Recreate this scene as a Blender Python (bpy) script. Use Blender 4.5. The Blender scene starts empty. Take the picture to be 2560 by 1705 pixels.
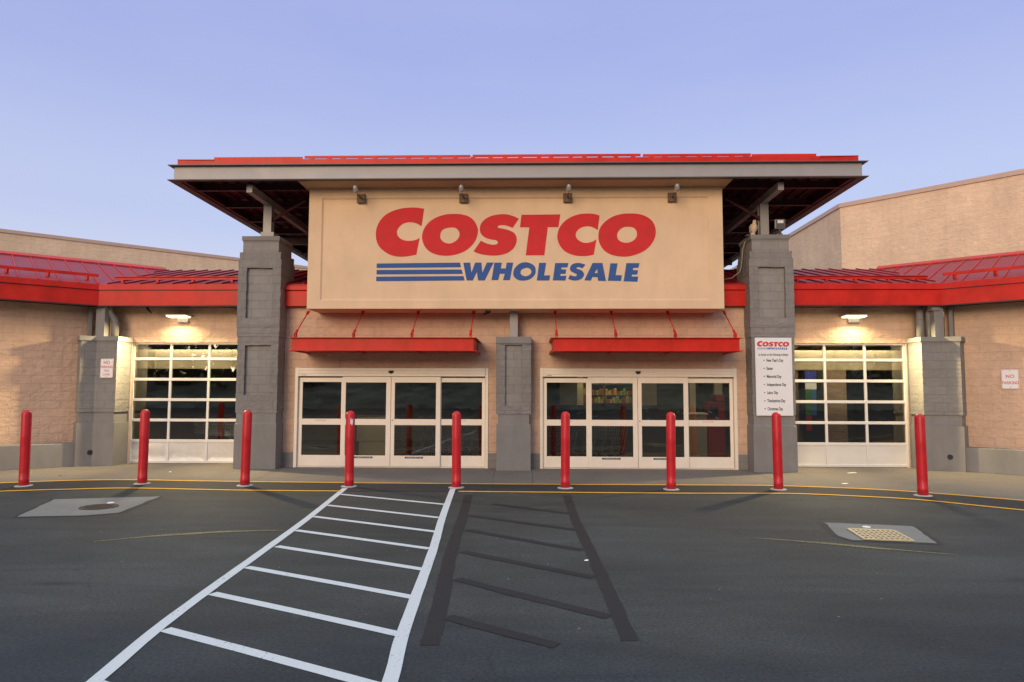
import bpy, bmesh, math, random
from mathutils import Vector, Matrix, noise
random.seed(7)
R = math.radians
S = bpy.context.scene
COL = S.collection

# ---------------------------------------------------------------- camera, world, sun, exposure
cam_d = bpy.data.cameras.new('camera'); cam = bpy.data.objects.new('camera', cam_d); COL.objects.link(cam)
cam_d.sensor_width = 36; cam_d.lens = 24; cam_d.clip_end = 2000; cam_d.clip_start = 0.05
cam.matrix_world = (Matrix.Translation((0, -16.5, 1.86)) @ Matrix.Rotation(R(1.5), 4, 'Z')
                    @ Matrix.Rotation(R(90 + 4.15), 4, 'X') @ Matrix.Rotation(R(0.165), 4, 'Z'))
S.camera = cam
SKY_K = 5.6
SUN_EL, SUN_AZ = 14.0, 200.0          # azimuth clockwise from +Y: behind the camera, a little to the left
w = bpy.data.worlds.new('World'); S.world = w; w.use_nodes = True
wn = w.node_tree; wn.nodes.clear()
sky = wn.nodes.new('ShaderNodeTexSky'); sky.sky_type = 'NISHITA'; sky.sun_disc = False
sky.sun_elevation = R(4.0); sky.sun_rotation = R(SUN_AZ); sky.altitude = 50
sky.air_density = 1.0; sky.dust_density = 1.6; sky.ozone_density = 3.0
tcw = wn.nodes.new('ShaderNodeTexCoord'); sepw = wn.nodes.new('ShaderNodeSeparateXYZ'); wn.links.new(tcw.outputs['Generated'], sepw.inputs[0])
ramp = wn.nodes.new('ShaderNodeValToRGB'); wn.links.new(sepw.outputs[2], ramp.inputs[0])   # dusk sky: pale at the horizon, lavender above
SKY = [(0.0, (.88, .83, .86)), (.10, (.71, .72, .865)), (.25, (.535, .58, .84)), (.46, (.395, .44, .79)), (.52, (.395, .44, .79)), (.74, (.92, 1.06, 1.20)), (1.0, (1.20, 1.38, 1.50))]
els = ramp.color_ramp.elements; ramp.color_ramp.interpolation = 'EASE'
while len(els) < len(SKY): els.new(.5)
for e_, (p_, c_) in zip(els, SKY): e_.position = p_; e_.color = (c_[0] * SKY_K, c_[1] * SKY_K, c_[2] * SKY_K, 1)
mulc = wn.nodes.new('ShaderNodeMix'); mulc.data_type = 'RGBA'; mulc.blend_type = 'ADD'; mulc.inputs[0].default_value = .35
bg = wn.nodes.new('ShaderNodeBackground'); bg.inputs[1].default_value = 0.15
wo = wn.nodes.new('ShaderNodeOutputWorld')
hz = wn.nodes.new('ShaderNodeTexNoise'); hz.inputs['Scale'].default_value = 2.2; hz.inputs['Detail'].default_value = 5; hz.inputs['Roughness'].default_value = .55   # faint high haze
hm = wn.nodes.new('ShaderNodeMapping'); hm.inputs['Scale'].default_value = (1, 1, 4.5); wn.links.new(tcw.outputs['Generated'], hm.inputs[0]); wn.links.new(hm.outputs[0], hz.inputs['Vector'])
hr = wn.nodes.new('ShaderNodeMapRange'); hr.inputs[1].default_value = .45; hr.inputs[2].default_value = .75; hr.inputs[3].default_value = 0; hr.inputs[4].default_value = .11; wn.links.new(hz.outputs[0], hr.inputs[0])
hx = wn.nodes.new('ShaderNodeMix'); hx.data_type = 'RGBA'; hx.inputs[7].default_value = (.72 * SKY_K, .73 * SKY_K, .86 * SKY_K, 1)
wn.links.new(hr.outputs[0], hx.inputs[0]); wn.links.new(ramp.outputs[0], hx.inputs[6])
wn.links.new(hx.outputs[2], mulc.inputs[6]); wn.links.new(sky.outputs[0], mulc.inputs[7]); wn.links.new(mulc.outputs[2], bg.inputs[0]); wn.links.new(bg.outputs[0], wo.inputs[0])
sd = bpy.data.lights.new('sun', 'SUN'); sd.energy = 2.0; sd.angle = R(28); sd.color = (1.0, 0.74, 0.48)
so = bpy.data.objects.new('sun', sd); COL.objects.link(so)
sv = Vector((math.sin(R(SUN_AZ)) * math.cos(R(SUN_EL)), math.cos(R(SUN_AZ)) * math.cos(R(SUN_EL)), math.sin(R(SUN_EL))))
so.rotation_euler = sv.to_track_quat('Z', 'Y').to_euler(); so.location = (-10, -30, 20)
S.view_settings.view_transform = 'Standard'; S.view_settings.look = 'None'
S.view_settings.exposure = 0.12; S.view_settings.gamma = 1.0
S.cycles.max_bounces = 8; S.cycles.transparent_max_bounces = 12
S.render.filter_size = 1.05
try: S.cycles.use_denoising = True
except Exception: pass

# ---------------------------------------------------------------- materials
def new_mat(name):
    m = bpy.data.materials.new(name); m.use_nodes = True
    nt = m.node_tree; nt.nodes.clear()
    out = nt.nodes.new('ShaderNodeOutputMaterial'); p = nt.nodes.new('ShaderNodeBsdfPrincipled')
    nt.links.new(p.outputs[0], out.inputs[0])
    return m, nt, p
def N(nt, t, **kw):
    n = nt.nodes.new(t)
    for k, v in kw.items(): setattr(n, k, v)
    return n
def noise_n(nt, scale, detail=4, rough=.55, coord=None, dist=0):
    n = N(nt, 'ShaderNodeTexNoise'); n.inputs['Scale'].default_value = scale; n.inputs['Detail'].default_value = detail
    n.inputs['Roughness'].default_value = rough; n.inputs['Distortion'].default_value = dist
    if coord is not None: nt.links.new(coord, n.inputs['Vector'])
    return n
def maprange(nt, src, a, b, c, d):
    n = N(nt, 'ShaderNodeMapRange'); n.inputs[1].default_value = a; n.inputs[2].default_value = b
    n.inputs[3].default_value = c; n.inputs[4].default_value = d; nt.links.new(src, n.inputs[0]); return n.outputs[0]
def mixc(nt, fac, a, b, mode='MIX'):
    n = N(nt, 'ShaderNodeMix', data_type='RGBA', blend_type=mode)
    for sock, v in ((n.inputs[0], fac), (n.inputs[6], a), (n.inputs[7], b)):
        if isinstance(v, (int, float)): sock.default_value = v
        elif isinstance(v, tuple): sock.default_value = (*v[:3], 1)
        else: nt.links.new(v, sock)
    return n.outputs[2]
def math_n(nt, op, a, b=None):
    n = N(nt, 'ShaderNodeMath', operation=op)
    for i, v in enumerate((a, b)):
        if v is None: continue
        if isinstance(v, (int, float)): n.inputs[i].default_value = v
        else: nt.links.new(v, n.inputs[i])
    return n.outputs[0]
def simple(name, col, rough=.5, metal=0, var=.08, scale=3, bump=0, bscale=40, spec=.5, dirt=0):
    m, nt, p = new_mat(name)
    tc = N(nt, 'ShaderNodeTexCoord').outputs['Object']
    n = noise_n(nt, scale, 5, .6, tc)
    f = maprange(nt, n.outputs[0], .3, .7, 1 - var, 1 + var)
    c = mixc(nt, 1.0, col, f, 'MULTIPLY')
    if dirt:
        n2 = noise_n(nt, 9, 6, .7, tc, .6)
        c = mixc(nt, maprange(nt, n2.outputs[0], .56, .75, 0, dirt), c, (.18, .14, .11))
    nt.links.new(c, p.inputs['Base Color'])
    nt.links.new(maprange(nt, n.outputs[0], .3, .7, rough * .85, min(1, rough * 1.15)), p.inputs['Roughness'])
    p.inputs['Metallic'].default_value = metal; p.inputs['Specular IOR Level'].default_value = spec
    if bump:
        b = N(nt, 'ShaderNodeBump'); b.inputs['Strength'].default_value = bump; b.inputs['Distance'].default_value = .01
        nt.links.new(noise_n(nt, bscale, 4, .6, tc).outputs[0], b.inputs['Height']); nt.links.new(b.outputs[0], p.inputs['Normal'])
    return m
def block(name, col, rough_amt=1.0, joint=.65, bw=.4, bh=.2, jw=.006, patch=.10):
    """painted concrete block: joints from a brick pattern in metres, split-face relief"""
    m, nt, p = new_mat(name)
    tc = N(nt, 'ShaderNodeTexCoord'); uv = tc.outputs['UV']; ob = tc.outputs['Object']
    br = N(nt, 'ShaderNodeTexBrick'); br.offset = .5; br.inputs['Scale'].default_value = 1
    br.inputs['Mortar Size'].default_value = jw; br.inputs['Mortar Smooth'].default_value = .4; br.inputs['Bias'].default_value = 0
    br.inputs['Brick Width'].default_value = bw; br.inputs['Row Height'].default_value = bh
    br.inputs['Mortar'].default_value = (1, 1, 1, 1); br.inputs['Color1'].default_value = (1.02, 1.02, 1.02, 1); br.inputs['Color2'].default_value = (.98, .98, .98, 1)
    wob = noise_n(nt, 6, 2, .5, ob)
    va = N(nt, 'ShaderNodeVectorMath', operation='MULTIPLY_ADD'); nt.links.new(wob.outputs['Color'], va.inputs[0])
    va.inputs[1].default_value = (.012, .012, 0); nt.links.new(uv, va.inputs[2]); nt.links.new(va.outputs[0], br.inputs['Vector'])
    big = noise_n(nt, .7, 3, .6, ob); mid = noise_n(nt, 7, 6, .65, ob, .4)
    c = mixc(nt, 1.0, col, br.outputs['Color'], 'MULTIPLY')
    c = mixc(nt, 1.0, c, maprange(nt, big.outputs[0], .3, .7, 1 - patch, 1 + patch), 'MULTIPLY')
    c = mixc(nt, 1.0, c, maprange(nt, mid.outputs[0], .3, .7, .93, 1.06), 'MULTIPLY')
    sm = N(nt, 'ShaderNodeMapping'); sm.inputs['Scale'].default_value = (3.2, 3.2, .28); nt.links.new(ob, sm.inputs[0])
    stn = noise_n(nt, 1.0, 5, .62, sm.outputs[0]); c = mixc(nt, 1.0, c, maprange(nt, stn.outputs[0], .48, .72, 1.02, .93), 'MULTIPLY')
    c = mixc(nt, math_n(nt, 'MULTIPLY', br.outputs['Fac'], joint), c, tuple(x * .5 for x in col))
    nt.links.new(c, p.inputs['Base Color']); p.inputs['Roughness'].default_value = .85; p.inputs['Specular IOR Level'].default_value = .25
    # relief: chunky facets + grain, flattened in the joints
    vo = N(nt, 'ShaderNodeTexVoronoi'); vo.feature = 'F1'; vo.inputs['Scale'].default_value = 6.5
    mp = N(nt, 'ShaderNodeMapping'); mp.inputs['Rotation'].default_value = (.5, .6, .4); mp.inputs['Scale'].default_value = (1, 1, 1.7)
    nt.links.new(ob, mp.inputs[0])
    nd = noise_n(nt, 5, 3, .5, mp.outputs[0])
    vs = N(nt, 'ShaderNodeVectorMath', operation='MULTIPLY_ADD'); nt.links.new(nd.outputs['Color'], vs.inputs[0])
    vs.inputs[1].default_value = (.25, .25, .25); nt.links.new(mp.outputs[0], vs.inputs[2]); nt.links.new(vs.outputs[0], vo.inputs['Vector'])
    fine = noise_n(nt, 26, 5, .7, ob)
    h = math_n(nt, 'MULTIPLY', vo.outputs['Distance'], .62 * rough_amt)
    h = math_n(nt, 'ADD', h, math_n(nt, 'MULTIPLY', mid.outputs[0], 1.1 * rough_amt))
    h = math_n(nt, 'ADD', h, math_n(nt, 'MULTIPLY', fine.outputs[0], .42 * rough_amt + .03))
    h = math_n(nt, 'SUBTRACT', h, math_n(nt, 'MULTIPLY', br.outputs['Fac'], .14))
    b = N(nt, 'ShaderNodeBump'); b.inputs['Strength'].default_value = .8; b.inputs['Distance'].default_value = .028
    nt.links.new(h, b.inputs['Height']); nt.links.new(b.outputs[0], p.inputs['Normal'])
    return m

TAN = (.615, .42, .293)
M = {}
M['tan'] = block('tan_split_block', TAN, .9, .32)
M['tan_up'] = block('tan_upper_block', (.70, .52, .355), .6, .16)
M['gray_rough'] = block('gray_split_block', (.235, .222, .205), .6, .4)
M['gray_smooth'] = block('gray_smooth_block', (.27, .255, .235), .12, .45)
M['gray_paint'] = simple('gray_masonry_paint', (.235, .225, .21), .8, var=.08, scale=1.5, bump=.35, bscale=60, spec=.25)
M['gray_metal'] = simple('gray_painted_steel', (.33, .31, .30), .45, var=.06, scale=2)
M['stucco'] = simple('tan_stucco', (.73, .52, .325), .85, var=.06, scale=1.2, bump=.25, bscale=90, spec=.2)
M['soffit_shade'] = simple('shaded_soffit_board', (.42, .30, .20), .85, var=.08, scale=1.5, spec=.2)  # stucco tan darkened to brown: overhang shade put into the colour
def streaked(m, amt, sx, sz):
    nt = m.node_tree; p = next(n for n in nt.nodes if n.type == 'BSDF_PRINCIPLED'); src = p.inputs['Base Color'].links[0].from_socket
    tc = N(nt, 'ShaderNodeTexCoord').outputs['Object']; mp = N(nt, 'ShaderNodeMapping'); mp.inputs['Scale'].default_value = (sx, sx, sz); nt.links.new(tc, mp.inputs[0])
    n = noise_n(nt, 1.0, 6, .65, mp.outputs[0], .2); nt.links.new(mixc(nt, 1.0, src, maprange(nt, n.outputs[0], .42, .74, 1.03, 1 - amt), 'MULTIPLY'), p.inputs['Base Color'])
streaked(M['stucco'], .055, 2.2, .6); streaked(M['gray_paint'], .16, 2.5, .8)
M['red'] = simple('red_painted_metal', (.58, .024, .013), .40, var=.14, scale=1.6, spec=.2)
streaked(M['red'], .22, 3.0, 1.5)
M['red_roof'] = simple('red_seamed_roof', (.31, .017, .023), .45, var=.12, scale=.8, spec=.2)
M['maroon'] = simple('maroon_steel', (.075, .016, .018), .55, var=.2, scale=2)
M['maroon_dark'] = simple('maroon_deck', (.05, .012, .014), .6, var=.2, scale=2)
M['bollard'] = simple('red_bollard_sleeve', (.56, .011, .019), .36, var=.10, scale=5, bump=.05, bscale=30)
def worn_bollard():
    m = simple('red_bollard_sleeve', (.56, .011, .019), .42, var=.14, scale=5, bump=.05, bscale=30); nt = m.node_tree
    p = next(n for n in nt.nodes if n.type == 'BSDF_PRINCIPLED'); src = p.inputs['Base Color'].links[0].from_socket
    tc = N(nt, 'ShaderNodeTexCoord').outputs['Object']; oi = N(nt, 'ShaderNodeObjectInfo')
    va = N(nt, 'ShaderNodeVectorMath', operation='ADD'); nt.links.new(tc, va.inputs[0]); nt.links.new(oi.outputs['Location'], va.inputs[1])
    xyz = N(nt, 'ShaderNodeSeparateXYZ'); nt.links.new(tc, xyz.inputs[0])
    mp = N(nt, 'ShaderNodeMapping'); mp.inputs['Scale'].default_value = (1, 1, 9); nt.links.new(va.outputs[0], mp.inputs[0])
    sc = noise_n(nt, 9, 6, .75, mp.outputs[0]); gr = noise_n(nt, 12, 5, .7, va.outputs[0])
    low = maprange(nt, xyz.outputs[2], .08, .34, 1, 0)
    c = mixc(nt, math_n(nt, 'MULTIPLY', maprange(nt, sc.outputs[0], .56, .70, 0, .55), low), src, (.62, .20, .20))
    c = mixc(nt, math_n(nt, 'MULTIPLY', maprange(nt, sc.outputs[0], .66, .74, 0, .5), 1.0), c, (.30, .02, .025))
    c = mixc(nt, math_n(nt, 'MULTIPLY', maprange(nt, gr.outputs[0], .45, .65, 0, .65), maprange(nt, xyz.outputs[2], .02, .13, 1, 0)), c, (.10, .035, .03))
    nt.links.new(c, p.inputs['Base Color']); return m
M['bollard'] = worn_bollard()
M['letter_red'] = simple('sign_red_paint', (.60, .035, .035), .75, var=.10, scale=3, bump=.2, bscale=90, spec=.2)
M['letter_blue'] = simple('sign_blue_paint', (.045, .105, .29), .75, var=.10, scale=3, bump=.2, bscale=90, spec=.2)
M['print_red'] = simple('red_print', (.62, .05, .04), .5, var=.03)
M['print_red_light'] = simple('faded_red_print', (.66, .16, .13), .5, var=.1, scale=30)
M['print_blue'] = simple('blue_print', (.05, .14, .40), .5, var=.03)
M['print_pale'] = simple('pale_blue_print', (.40, .54, .66), .5, var=.03)
M['print_black'] = simple('black_print', (.03, .03, .035), .5, var=.03)
M['sign_white'] = simple('white_sign_face', (.80, .79, .78), .45, var=.03, scale=2)
M['cream'] = simple('cream_door_paint', (.86, .775, .635), .4, var=.04, scale=3, dirt=.05)
M['white_al'] = simple('white_aluminium', (.72, .70, .65), .4, var=.04, scale=3)
M['dark'] = simple('black_rubber', (.02, .02, .02), .6, var=.1)
M['dark_gray'] = simple('dark_gray_metal', (.09, .085, .08), .5, var=.15)
M['galv'] = simple('weathered_metal', (.36, .34, .31), .5, metal=.3, var=.25, scale=18)
M['rust'] = simple('rusty_bracket', (.16, .10, .055), .8, var=.4, scale=25)
M['coping'] = simple('tan_metal_coping', (.50, .36, .28), .45, var=.05)
M['concrete_ring'] = simple('concrete_collar', (.42, .41, .39), .9, var=.2, scale=30, bump=.4, bscale=120)
M['iron'] = simple('rusty_cast_iron', (.055, .035, .028), .75, var=.4, scale=30)
M['cart_wire'] = simple('chromed_wire', (.55, .56, .58), .3, metal=.7, var=.1)
M['floor'] = simple('store_floor', (.22, .21, .19), .45, var=.12, scale=1)
M['inner_wall'] = simple('inner_wall_paint', (.30, .27, .22), .8, var=.1)
M['inner_cream'] = simple('inner_cream_paint', (.72, .63, .45), .7, var=.05)
M['paper'] = simple('white_paper', (.8, .8, .78), .8, var=.05)
M['bird_tan'] = simple('decoy_tan', (.60, .45, .30), .7, var=.25, scale=40)
M['bird_gray'] = simple('decoy_gray', (.30, .27, .23), .7, var=.25, scale=40)
M['dull_red'] = simple('dull_red_cabinet', (.24, .02, .022), .6, var=.15)
M['cable'] = simple('gray_cable', (.28, .25, .22), .6)
M['bank_grass'] = simple('bank_scrub', (.20, .20, .155), .95, var=.7, scale=.4)
M['leaf'] = simple('dark_foliage', (.035, .05, .02), .9, var=.5, scale=.3)
M['bark'] = simple('dark_bark', (.07, .055, .04), .9, var=.3)

def tarmac():
    m, nt, p = new_mat('asphalt')
    tc = N(nt, 'ShaderNodeTexCoord').outputs['Object']
    g = noise_n(nt, 34, 6, .92, tc); mid = noise_n(nt, 5, 8, .8, tc); big = noise_n(nt, .28, 4, .6, tc, .5)
    mp = N(nt, 'ShaderNodeMapping'); mp.inputs['Scale'].default_value = (.35, 1.6, 1); nt.links.new(tc, mp.inputs[0])
    st = noise_n(nt, 1.1, 5, .6, mp.outputs[0], .8)
    c = mixc(nt, maprange(nt, g.outputs[0], .32, .68, 0, 1), (.008, .0095, .0095), (.080, .087, .084))
    c = mixc(nt, 1.0, c, maprange(nt, mid.outputs[0], .3, .7, .76, 1.24), 'MULTIPLY')
    c = mixc(nt, 1.0, c, maprange(nt, big.outputs[0], .3, .7, .72, 1.28), 'MULTIPLY')
    c = mixc(nt, 1.0, c, maprange(nt, st.outputs[0], .3, .7, .78, 1.22), 'MULTIPLY')
    # asphalt turns darker and bluer towards the car park, with a wandering edge
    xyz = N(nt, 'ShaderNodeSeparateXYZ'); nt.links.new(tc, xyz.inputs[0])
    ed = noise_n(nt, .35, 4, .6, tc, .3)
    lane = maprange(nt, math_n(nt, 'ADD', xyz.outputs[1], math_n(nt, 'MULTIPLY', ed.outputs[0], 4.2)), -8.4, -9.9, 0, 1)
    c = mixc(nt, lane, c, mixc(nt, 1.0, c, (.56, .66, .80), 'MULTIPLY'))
    # pale grit and scuffs, small dark drips
    v = N(nt, 'ShaderNodeTexVoronoi'); v.inputs['Scale'].default_value = 5; nt.links.new(tc, v.inputs['Vector'])
    sp = math_n(nt, 'LESS_THAN', v.outputs['Distance'], .055)
    rnd = N(nt, 'ShaderNodeSeparateColor'); nt.links.new(v.outputs['Color'], rnd.inputs[0])
    sp = math_n(nt, 'MULTIPLY', sp, math_n(nt, 'GREATER_THAN', rnd.outputs[0], .80))
    c = mixc(nt, math_n(nt, 'MULTIPLY', sp, .55), c, (.33, .33, .32))
    scuff = noise_n(nt, 2.2, 8, .75, tc, .3); grit = noise_n(nt, 60, 3, .8, tc)
    sc = math_n(nt, 'MULTIPLY', maprange(nt, scuff.outputs[0], .60, .72, 0, .8), maprange(nt, grit.outputs[0], .5, .68, 0, 1))
    c = mixc(nt, sc, c, (.20, .20, .195))
    v2 = N(nt, 'ShaderNodeTexVoronoi'); v2.inputs['Scale'].default_value = 1.6; nt.links.new(mp.outputs[0], v2.inputs['Vector'])
    rnd2 = N(nt, 'ShaderNodeSeparateColor'); nt.links.new(v2.outputs['Color'], rnd2.inputs[0])
    dk = math_n(nt, 'MULTIPLY', maprange(nt, v2.outputs['Distance'], .04, .20, .7, 0), math_n(nt, 'GREATER_THAN', rnd2.outputs[1], .6))
    c = mixc(nt, dk, c, (.016, .016, .018))
    cv = N(nt, 'ShaderNodeTexVoronoi'); cv.feature = 'DISTANCE_TO_EDGE'; cv.inputs['Scale'].default_value = .22
    cw = noise_n(nt, 1.6, 6, .65, tc); ca = N(nt, 'ShaderNodeVectorMath', operation='MULTIPLY_ADD'); nt.links.new(cw.outputs['Color'], ca.inputs[0]); ca.inputs[1].default_value = (1.1, 1.1, 0); nt.links.new(tc, ca.inputs[2]); nt.links.new(ca.outputs[0], cv.inputs['Vector'])
    crk = math_n(nt, 'MULTIPLY', maprange(nt, cv.outputs['Distance'], .0005, .0022, .7, 0), maprange(nt, big.outputs[0], .46, .56, 0, 1))
    c = mixc(nt, crk, c, (.012, .012, .013))
    nt.links.new(c, p.inputs['Base Color']); nt.links.new(maprange(nt, mid.outputs[0], .3, .7, .72, .92), p.inputs['Roughness'])
    p.inputs['Specular IOR Level'].default_value = .35
    b = N(nt, 'ShaderNodeBump'); b.inputs['Strength'].default_value = .5; b.inputs['Distance'].default_value = .006
    nt.links.new(g.outputs[0], b.inputs['Height']); nt.links.new(b.outputs[0], p.inputs['Normal'])
    return m
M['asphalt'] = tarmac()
def aggregate(name, a, bcol, rough=.9, scale=140, big_amt=.12):
    m, nt, p = new_mat(name)
    tc = N(nt, 'ShaderNodeTexCoord').outputs['Object']
    g = noise_n(nt, scale, 3, .75, tc); big = noise_n(nt, .8, 6, .65, tc, .6)
    c = mixc(nt, maprange(nt, g.outputs[0], .35, .68, 0, 1), a, bcol)
    c = mixc(nt, 1.0, c, maprange(nt, big.outputs[0], .3, .7, 1 - big_amt, 1 + big_amt), 'MULTIPLY')
    st = noise_n(nt, 2.7, 6, .7, tc, .4)
    c = mixc(nt, maprange(nt, st.outputs[0], .62, .74, 0, .5), c, tuple(x * .45 for x in a))
    nt.links.new(c, p.inputs['Base Color']); p.inputs['Roughness'].default_value = rough; p.inputs['Specular IOR Level'].default_value = .3
    b = N(nt, 'ShaderNodeBump'); b.inputs['Strength'].default_value = .4; b.inputs['Distance'].default_value = .005
    nt.links.new(g.outputs[0], b.inputs['Height']); nt.links.new(b.outputs[0], p.inputs['Normal'])
    return m
M['sidewalk'] = aggregate('exposed_aggregate', (.105, .092, .078), (.295, .258, .215))
M['patch'] = aggregate('worn_concrete', (.17, .17, .155), (.27, .265, .245), scale=90)
M['seal'] = aggregate('fresh_sealcoat', (.024, .024, .027), (.045, .045, .048), .8, 170)
def roadpaint(name, col, wear, wcol=(.05, .05, .055), soft=.06):
    m, nt, p = new_mat(name)
    tc = N(nt, 'ShaderNodeTexCoord').outputs['Object']
    a = noise_n(nt, 38, 6, .75, tc, .3); b2 = noise_n(nt, 1.3, 3, .6, tc); fine = noise_n(nt, 140, 2, .6, tc)
    f = math_n(nt, 'ADD', a.outputs[0], math_n(nt, 'MULTIPLY', b2.outputs[0], .35))
    f = maprange(nt, f, wear, wear + soft, 0, 1)
    c = mixc(nt, 1.0, col, maprange(nt, fine.outputs[0], .3, .7, .9, 1.06), 'MULTIPLY')
    c = mixc(nt, f, c, wcol)
    nt.links.new(c, p.inputs['Base Color']); p.inputs['Roughness'].default_value = .75; p.inputs['Specular IOR Level'].default_value = .3
    b = N(nt, 'ShaderNodeBump'); b.inputs['Strength'].default_value = .4; b.inputs['Distance'].default_value = .005
    nt.links.new(fine.outputs[0], b.inputs['Height']); nt.links.new(b.outputs[0], p.inputs['Normal'])
    return m
M['white_line'] = roadpaint('white_road_paint', (.62, .65, .655), .80, (.07, .07, .072), .05)
M['yellow_line'] = roadpaint('yellow_road_paint', (.80, .43, .035), .88)
M['blackout'] = roadpaint('blackout_road_paint', (.0200, .0195, .022), .70, (.036, .038, .038), .24)
M['faded_yellow'] = roadpaint('faded_yellow_paint', (.36, .32, .12), .50, (.055, .055, .048), .30)

def glass_mat(name, tint, wob=.0035):
    m = bpy.data.materials.new(name); m.use_nodes = True; nt = m.node_tree; nt.nodes.clear()
    out = N(nt, 'ShaderNodeOutputMaterial'); mx = N(nt, 'ShaderNodeMixShader'); tr = N(nt, 'ShaderNodeBsdfTransparent')
    gl = N(nt, 'ShaderNodeBsdfGlossy'); gl.inputs['Roughness'].default_value = .005; gl.inputs['Color'].default_value = (.95, .97, .95, 1)
    tr.inputs[0].default_value = (*tint, 1)
    fr = N(nt, 'ShaderNodeFresnel'); fr.inputs[0].default_value = 1.5
    f = math_n(nt, 'MULTIPLY_ADD', fr.outputs[0], 2.9); f.node.inputs[2].default_value = .0
    tc = N(nt, 'ShaderNodeTexCoord').outputs['Object']
    n = noise_n(nt, 2.2, 2, .5, tc)
    b = N(nt, 'ShaderNodeBump'); b.inputs['Strength'].default_value = .25; b.inputs['Distance'].default_value = wob
    nt.links.new(n.outputs[0], b.inputs['Height']); nt.links.new(b.outputs[0], gl.inputs['Normal'])
    nt.links.new(f, mx.inputs[0]); nt.links.new(tr.outputs[0], mx.inputs[1]); nt.links.new(gl.outputs[0], mx.inputs[2]); nt.links.new(mx.outputs[0], out.inputs[0])
    return m
M['glass'] = glass_mat('door_glass', (.50, .52, .48))
def emit(name, col, s):
    m, nt, p = new_mat(name); p.inputs['Base Color'].default_value = (*col, 1)
    p.inputs['Emission Color'].default_value = (*col, 1); p.inputs['Emission Strength'].default_value = s; return m
M['lamp_glow'] = emit('lamp_diffuser_lit', (1, .86, .58), 4)
M['tube_glow'] = emit('indoor_tube_lit', (1, .85, .55), 4)
def dented():
    m = simple('dented_white_panel', (.72, .69, .63), .33, var=.04, scale=3, dirt=.05)
    return m
M['panel'] = dented()
M['shelf_goods'] = None

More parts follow.
